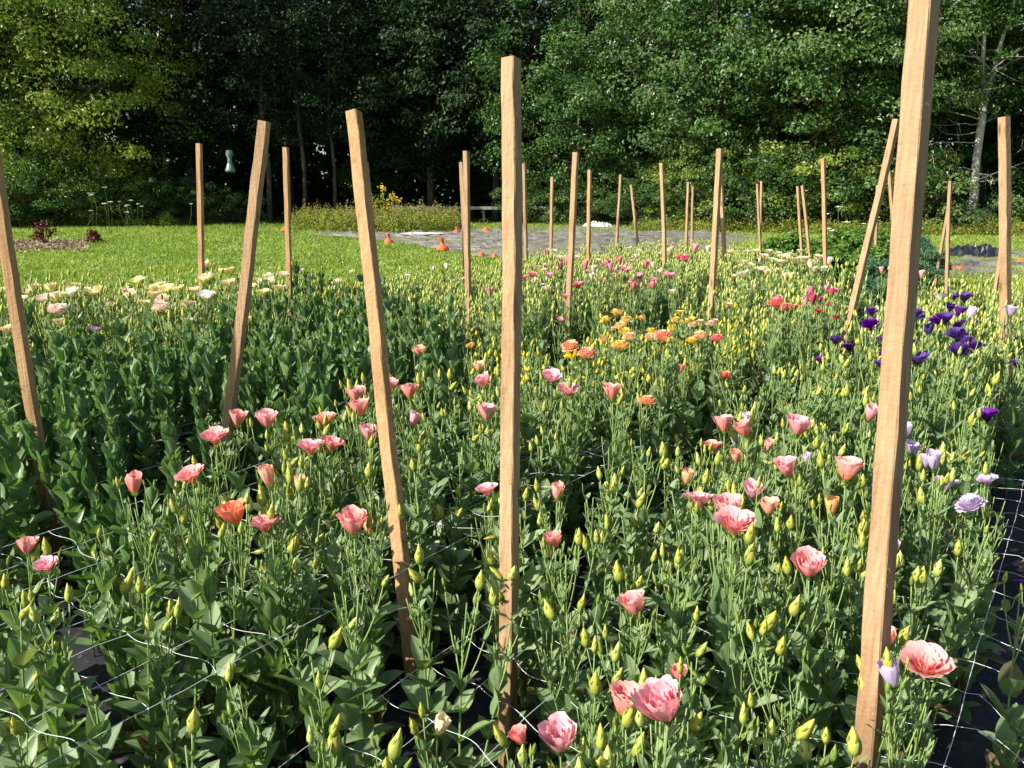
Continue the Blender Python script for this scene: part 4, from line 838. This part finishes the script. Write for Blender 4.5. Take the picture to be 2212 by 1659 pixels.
EDGE = np.array([(-400, 585), (0, 590), (300, 585), (600, 598), (700, 600), (900, 578), (1000, 568), (1100, 550), (1200, 536), (1400, 512), (1550, 526), (1620, 536), (1760, 558), (1900, 592), (2000, 602), (2212, 595), (2600, 595)])
def canopy(x, y):
    d2 = (BP[:, 0] - x) ** 2 + (BP[:, 1] - y) ** 2; w = 1 / (d2 + .05) ** 1.5; h = (w @ BP[:, 2] + 6 * canopy0(y)) / (w.sum() + 6); return h
# bloom plants
CN = {'salmon': 'salmon pink', 'peach': 'peach', 'rose': 'rose pink', 'red': 'crimson', 'orange': 'apricot orange', 'yellow': 'golden yellow', 'coral': 'coral', 'cream': 'cream', 'white': 'white', 'blush': 'blush pink', 'lavender': 'lavender', 'purple': 'deep violet'}
VN = {'salmon': 'pink_lisianthus', 'peach': 'pink_lisianthus', 'rose': 'rose_lisianthus', 'red': 'rose_lisianthus', 'orange': 'apricot_lisianthus', 'yellow': 'apricot_lisianthus', 'coral': 'apricot_lisianthus', 'cream': 'cream_lisianthus', 'white': 'cream_lisianthus', 'blush': 'cream_lisianthus', 'lavender': 'lavender_lisianthus', 'purple': 'violet_lisianthus'}
VG = {'pink_lisianthus': 'salmon and peach lisianthus in bloom', 'rose_lisianthus': 'rose and crimson lisianthus in bloom', 'apricot_lisianthus': 'apricot and yellow lisianthus in bloom', 'cream_lisianthus': 'cream and white lisianthus in bloom', 'lavender_lisianthus': 'lavender lisianthus in bloom', 'violet_lisianthus': 'violet lisianthus in bloom'}
FN = {'cup': 'cupped', 'open': 'wide open', 'double': 'ruffled', 'half': 'half open'}
ORD = ['nearest', 'second nearest', 'third nearest', 'fourth nearest', 'fifth nearest', 'sixth nearest', 'seventh nearest', 'eighth nearest', 'ninth nearest', 'tenth nearest'] + ['%dth nearest' % i for i in range(11, 60)]
def landmark(u, v):
    best = None
    for s, a, b in LM:
        k = (v - a[1]) / (b[1] - a[1]); k = min(max(k, 0), 1.15); x = a[0] + (b[0] - a[0]) * k; y = a[1] + (b[1] - a[1]) * k
        dd = math.hypot(u - x, (v - y) * 1.3)
        if best is None or dd < best[0]: best = (dd, s, 'left' if u < x else 'right')
    return best[1], best[2]
byk = {}
for b in blooms: b['lm'] = landmark(b['u'], b['v']); byk.setdefault((b['col'], b['form'], b['lm']), []).append(b)
for k, L in byk.items():
    L.sort(key=lambda b: -b['v'])
    for i, b in enumerate(L):
        o_ = '' if len(L) == 1 else ', ' + ORD[i]
        b['label'] = '%s %s lisianthus %s of %s%s' % (FN[b['form']], CN[b['col']], b['lm'][1], b['lm'][0], o_)
def add_bud(e, pos, d, kd, s, rs):
    q = Vector(d).to_track_quat('Z', 'Y').to_euler(); L = BUDK[kd][1] * s / rs
    obj('bud', BUDM[kd], e, tuple(pos), q, L)
def plant(name, sty, i, x, y, h, rz, label, cat, group, bud_lim=99, kdmap=None, lean=(0, 0), wide=1):
    sm, fm, buds, (tp, td) = HIP[sty][i]; s = h / .75; c, sn = math.cos(rz), math.sin(rz)
    e = obj(name, None, None, (x, y, 0.004), (lean[0], lean[1], rz), (s * wide, s * wide, s)); tag(e, label, cat, group)
    obj('stem', sm, e); obj('foliage', fm, e)
    for b in (buds if bud_lim >= len(buds) else sorted(buds, key=lambda q: -q[0][2])[:bud_lim]):
        add_bud(e, b[0], b[1], kdmap(b[2]) if kdmap else b[2], b[3], 1.0 if s > .8 else s)
    return e
def place_bloom(b, k):
    sty = 'mid' if (b['v'] > 1180 and b['u'] < 780) else 'bud'; i = k % NV[sty]
    sm, fm, buds, (tp, td) = HIP[sty][i]; rz = random.uniform(0, 6.28); s = (b['p'][2] - .01) / .75
    t = rotz(rz) @ tp * s; x, y = b['p'][0] - t[0], b['p'][1] - t[1]
    e = plant(VN[b['col']], sty, i, x, y, s * .75, rz, b['label'], 'lisianthus', VG[VN[b['col']]], bud_lim=(4 if b['d'] < 3.2 else 2), kdmap=kd_at(b['u'], b['v']))
    tilt = Vector((random.gauss(-.08, .16), random.gauss(-.08, .14), 1)); q = tilt.to_track_quat('Z', 'Y')
    q = (Matrix.Rotation(-rz, 3, 'Z') @ q.to_matrix()).to_euler(); form = b['form']
    wun = {'cup': 1.0, 'open': 1.30, 'double': 1.25, 'half': .72}[form]; sc = b['size'] / wun / s
    f = obj('bloom', bloom_mesh(form, b['col'], k % 5), e, tuple(tp), q, sc); obj('calyx', CALM, f)
    b['base'] = (x, y)
def kd_at(u, v):
    if 1000 < u < 1620 and 640 < v < 800: return lambda k: {'s': 's', 'm': 'g', 'l': 'g', 'p': 'm'}[k]
    if u > 1850 and v < 780: return lambda k: {'s': 'm', 'm': 'p', 'l': 'p', 'p': 'p'}[k]
    if v < 660: return lambda k: {'s': 'm', 'm': 'p', 'l': 'p', 'p': 'p'}[k]
    return lambda k: k
for k, b in enumerate(blooms): place_bloom(b, k)
BASE = np.array([b['base'] for b in blooms])

# filler plants in the beds; the beds run diagonally away to the right
ET, ES = np.array([.57, .82]), np.array([.82, -.57])
BEDS = [(-.20, -1.14), (-1.48, -2.52), (-2.86, -3.95), (-4.2, -5.25), (-5.5, -6.6), (-6.85, -7.9), (.68, 1.6), (1.85, 2.9), (-8.2, -9.2)]
from mathutils.geometry import intersect_point_line
def inpoly(x, y, P):
    c = False; j = len(P) - 1
    for i in range(len(P)):
        if (P[i][1] > y) != (P[j][1] > y) and x < (P[j][0] - P[i][0]) * (y - P[i][1]) / (P[j][1] - P[i][1]) + P[i][0]: c = not c
        j = i
    return c
LEAFY = [(-200, 690), (300, 680), (550, 645), (680, 585), (790, 620), (1000, 640), (1010, 760), (850, 815), (600, 870), (430, 950), (250, 1050), (-200, 1130)]
LEAFY2 = [(1120, 645), (1500, 640), (1450, 690), (1130, 720)]
cells = []
CLEAR = [((18, 553), (128, 1215), 2.74), ((571, 262), (478, 1060), 3.1), ((764, 242), (905, 1575), 2.35), ((1104, 127), (1095, 1620), 2.0), ((1937, 258), (1812, 790), 4.9), ((2169, 252), (2165, 1120), 4.2),
         ((1244, 329), (1226, 745), 5.7), ((1555, 321), (1524, 960), 5.6), ((1007, 326), (1015, 800), 6.0), ((1429, 352), (1440, 665), 8.6), ((1778, 342), (1785, 665), 8.4), ((2053, 391), (2046, 595), 9.8), ((617, 318), (628, 660), 6.2), ((430, 310), (436, 582), 6.2)]
def hides(u, v, d):                                    # the stakes stand in gaps between the plants
    for a, b, ds in CLEAR:
        if d < ds and v < b[1] - 8:
            vv = min(max(v, a[1]), b[1]) ; lo = a[0] + (b[0] - a[0]) * (vv - a[1]) / (b[1] - a[1])
            if abs(u - lo) < (125 if ds < 3.5 else 75) / d + 12: return True
    return False
for a, b in BEDS:
    s0, s1 = max(a, b), min(a, b); n = int(round((s0 - s1) / .148))
    for i in range(n + 1):
        s = s0 - .04 - i * (s0 - s1 - .08) / n
        for t in np.arange(-2, 16, .15):
            x, y = ES * s + ET * (t + (i % 2) * .07) + R.normal(size=2) * .022
            if y < .62 or y > 13: continue
            h = canopy(x, y); u, v, d = pix((x, y, h))
            if u < -260 or u > 2480 or v > 2300: continue
            if v < np.interp(u, EDGE[:, 0], EDGE[:, 1]): continue
            if np.min((BASE[:, 0] - x) ** 2 + (BASE[:, 1] - y) ** 2) < .065 ** 2: continue
            if hides(u, v, d): continue
            lf = inpoly(u + 28 * R.normal(), v + 16 * R.normal(), LEAFY); lf2 = inpoly(u, v, LEAFY2)
            sty = 'leafy' if (lf or (lf2 and R.random() < .8)) else ('mid' if (v > 1130 and u < 800) else ('mid' if R.random() < .28 else 'bud'))
            if lf: h = h * R.uniform(.84, 1.08) + .02
            elif sty == 'mid' and u < 800: h = h * R.uniform(.80, 1.02)
            else: h = h * R.uniform(.80, 1.0)
            cells.append((d, x, y, h, u, v, sty))
cells.sort()
# the 300 that show largest are plants of their own
vis = [c for c in cells if -60 < c[4] < 2272 and c[5] < 1900]
near = set(id(c) for c in vis[:300])
LG = {}; TO = len(cells)
for k, c in enumerate([c for c in cells if id(c) in near]):
    d, x, y, h, u, v, sty = c; lm, side = landmark(u, min(v, 1600))
    nm = {'bud': 'budding_lisianthus', 'leafy': 'leafy_lisianthus', 'mid': 'leafy_lisianthus'}[sty]
    lab = {'bud': 'budded lisianthus plant %s of %s', 'leafy': 'broad leaved lisianthus plant %s of %s', 'mid': 'leafy lisianthus plant %s of %s'}[sty] % (side, lm)
    pass
    i_ = LG[lab] = LG.get(lab, -1) + 1; lab += ', ' + ORD[i_]
    plant(nm, sty, k % NV[sty], x, y, h, random.uniform(0, 6.28), lab, 'lisianthus', {'bud': 'lisianthus plants in bud'}.get(sty, 'leafy unopened lisianthus plants'), bud_lim=6 if d < 2.2 else 5, kdmap=kd_at(u, v), lean=(random.gauss(0, .075), random.gauss(0, .075)), wide=random.uniform(1.0, 1.35))
# the rest of the field as one mass
MATL = [M['stem'], M['leaf'], M['leaf_round'], M['sepal']]; BI = {}
for k_, (f, L, mm) in BUDK.items():
    MATL.append(M[mm]); BI[k_] = len(MATL) - 1
LOB = {k_: bud_geo(f, False) for k_, (f, L, mm) in BUDK.items()}
for k_ in LOB: g = LOB[k_]; LOB[k_] = (g[0], g[1], g[2], np.where(g[3] == 0, BI[k_], 3))
parts = []
for c in cells:
    if id(c) in near: continue
    d, x, y, h, u, v, sty = c; s_, l_, bds, tp = LOP[sty][int(R.integers(NV[sty]))]; s = h / .75; Rz = rotz(R.uniform(0, 6.28)); km = kd_at(u, v)
    gs = [(s_[0], s_[1], s_[2], np.zeros(len(s_[1]), int)), (l_[0], l_[1], l_[2], np.full(len(l_[1]), 2 if sty == 'leafy' else 1))]
    for p, dr, kd, bs in bds:
        kd = km(kd); gs.append(xf(LOB[kd], to_dir(dr, R.uniform(0, 6)), BUDK[kd][1] * bs * 1.08 / s, p))
    g = join(gs); A = g[2].copy(); A[:, 2] = np.clip(A[:, 2] + R.normal() * .08, 0, .93); parts.append((g[0] @ Rz.T * s + [x, y, 0], g[1], A, g[3]))
print('cells', len(cells), 'blooms', len(blooms))
o = obj('lisianthus_field', mesh('lisianthus_field', join(parts), MATL)); tag(o, 'dense mass of budding lisianthus filling the rest of the field', 'lisianthus', kind='stuff')

# ------------------------------------------------------------------ netting
def netting(s0, s1, t0, t1, z, label, over=0, sag=.009, seed=3):
    r_ = np.random.default_rng(seed); n = int(round(abs(s1 - s0) / .152)) + 1; m_ = int((t1 - t0) / .152)
    S_ = np.linspace(s0, s1, n); T_ = t0 + np.arange(m_) * .152
    nod = np.zeros((n, m_, 3))
    for i in range(n):
        for j in range(m_):
            t = T_[j] + .03 * math.sin(S_[i] * 5 + j * .12) + r_.normal() * .005; s = S_[i] + r_.normal() * .0015 + .006 * math.sin(j * .12 + i)
            p = ES * s + ET * t; nod[i, j] = (p[0], p[1], z + .012 * math.sin(j * .15 + i * .9) + r_.normal() * .0015)
    gs = []
    for i in range(n):                                    # long strands pulled tight
        P = []
        for j in range(m_ - 1):
            a, b = nod[i, j], nod[i, j + 1]
            for f in (0, .5): P.append(a + (b - a) * f + (r_.normal(size=3) * .0015 if f else 0))
        P.append(nod[i, -1]); gs.append(tube(P, .0008, 4, False))
    for j in range(m_):                                   # cross strands hang slack
        P = []; ext = [0] if not over else [1]
        for i in range(n - 1):
            a, b = nod[i, j], nod[i + 1, j]; w = r_.normal() * .010; dz = -abs(r_.normal()) * sag
            for f in (0, .12, .25, .38, .5, .62, .75, .88): P.append(a + (b - a) * f + np.array([ET[0] * w, ET[1] * w, dz]) * math.sin(math.pi * f) ** 1.5 + np.array([ET[0], ET[1], 0]) * .006 * math.sin(2 * math.pi * f))
        P.append(nod[-1, j])
        if over:                                          # loose cut ends past the outer strand
            e0 = nod[0, j]; q = np.array([ES[0], ES[1], 0])
            L = over * r_.uniform(.6, 1.3); P = [e0 + q * L * f + np.array([0, 0, -.05 * f * f]) + np.array([ET[0], ET[1], 0]) * math.sin(f * 3 + j) * .02 for f in (1, .75, .5, .25)] + P
        gs.append(tube(P, .0006, 4, False))
    for i in range(n):
        for j in range(m_):
            c = nod[i, j]; V = c + np.array([[1, 0, 0], [-1, 0, 0], [0, 1, 0], [0, -1, 0], [0, 0, .6], [0, 0, -.6]]) * .0026
            gs.append((V, np.array([[0, 2, 4], [2, 1, 4], [1, 3, 4], [3, 0, 4], [2, 0, 5], [1, 2, 5], [3, 1, 5], [0, 3, 5]]), np.zeros((6, 3)), None))
    o = obj('support_netting', mesh('netting', join(gs), M['net'])); tag(o, label, 'netting', 'white flower support netting')
netting(-1.43, -2.50, .2, 3.2, .43, 'white square mesh netting stretched over the left front bed')
netting(-.125, -1.19, -.2, 4.0, .33, 'white square mesh netting over the right front bed, loose ends on the path', over=.16, seed=4)
netting(-2.9, -3.96, 1.5, 4.0, .40, 'white netting low among the broad leaved plants at left', seed=5)

# litter of dry and green leaves on the right hand path
N = 4500; tt = R.uniform(-.5, 6, N); ss = R.normal(.24, .2, N); k = (ss > -.08) & (np.sin(tt * 4 + ss * 9) + R.normal(size=N) * .6 > -.1); tt, ss = tt[k], ss[k]; N = len(tt)
P = np.stack([ES[0] * ss + ET[0] * tt, ES[1] * ss + ET[1] * tt, R.uniform(.008, .03, N)], 1)
g1 = leaves(P, R.uniform(0, 6.28, N), R.normal(size=N) * .15, R.uniform(.02, .05, N), R.uniform(.012, .026, N), .3, .2, nl=4, nw=3, roll=R.normal(size=N) * .4)
o = obj('leaf_litter', mesh('leaf_litter', g1, M['litter'])); tag(o, 'dry fallen leaves scattered on the black path at right', 'leaf litter', kind='stuff')
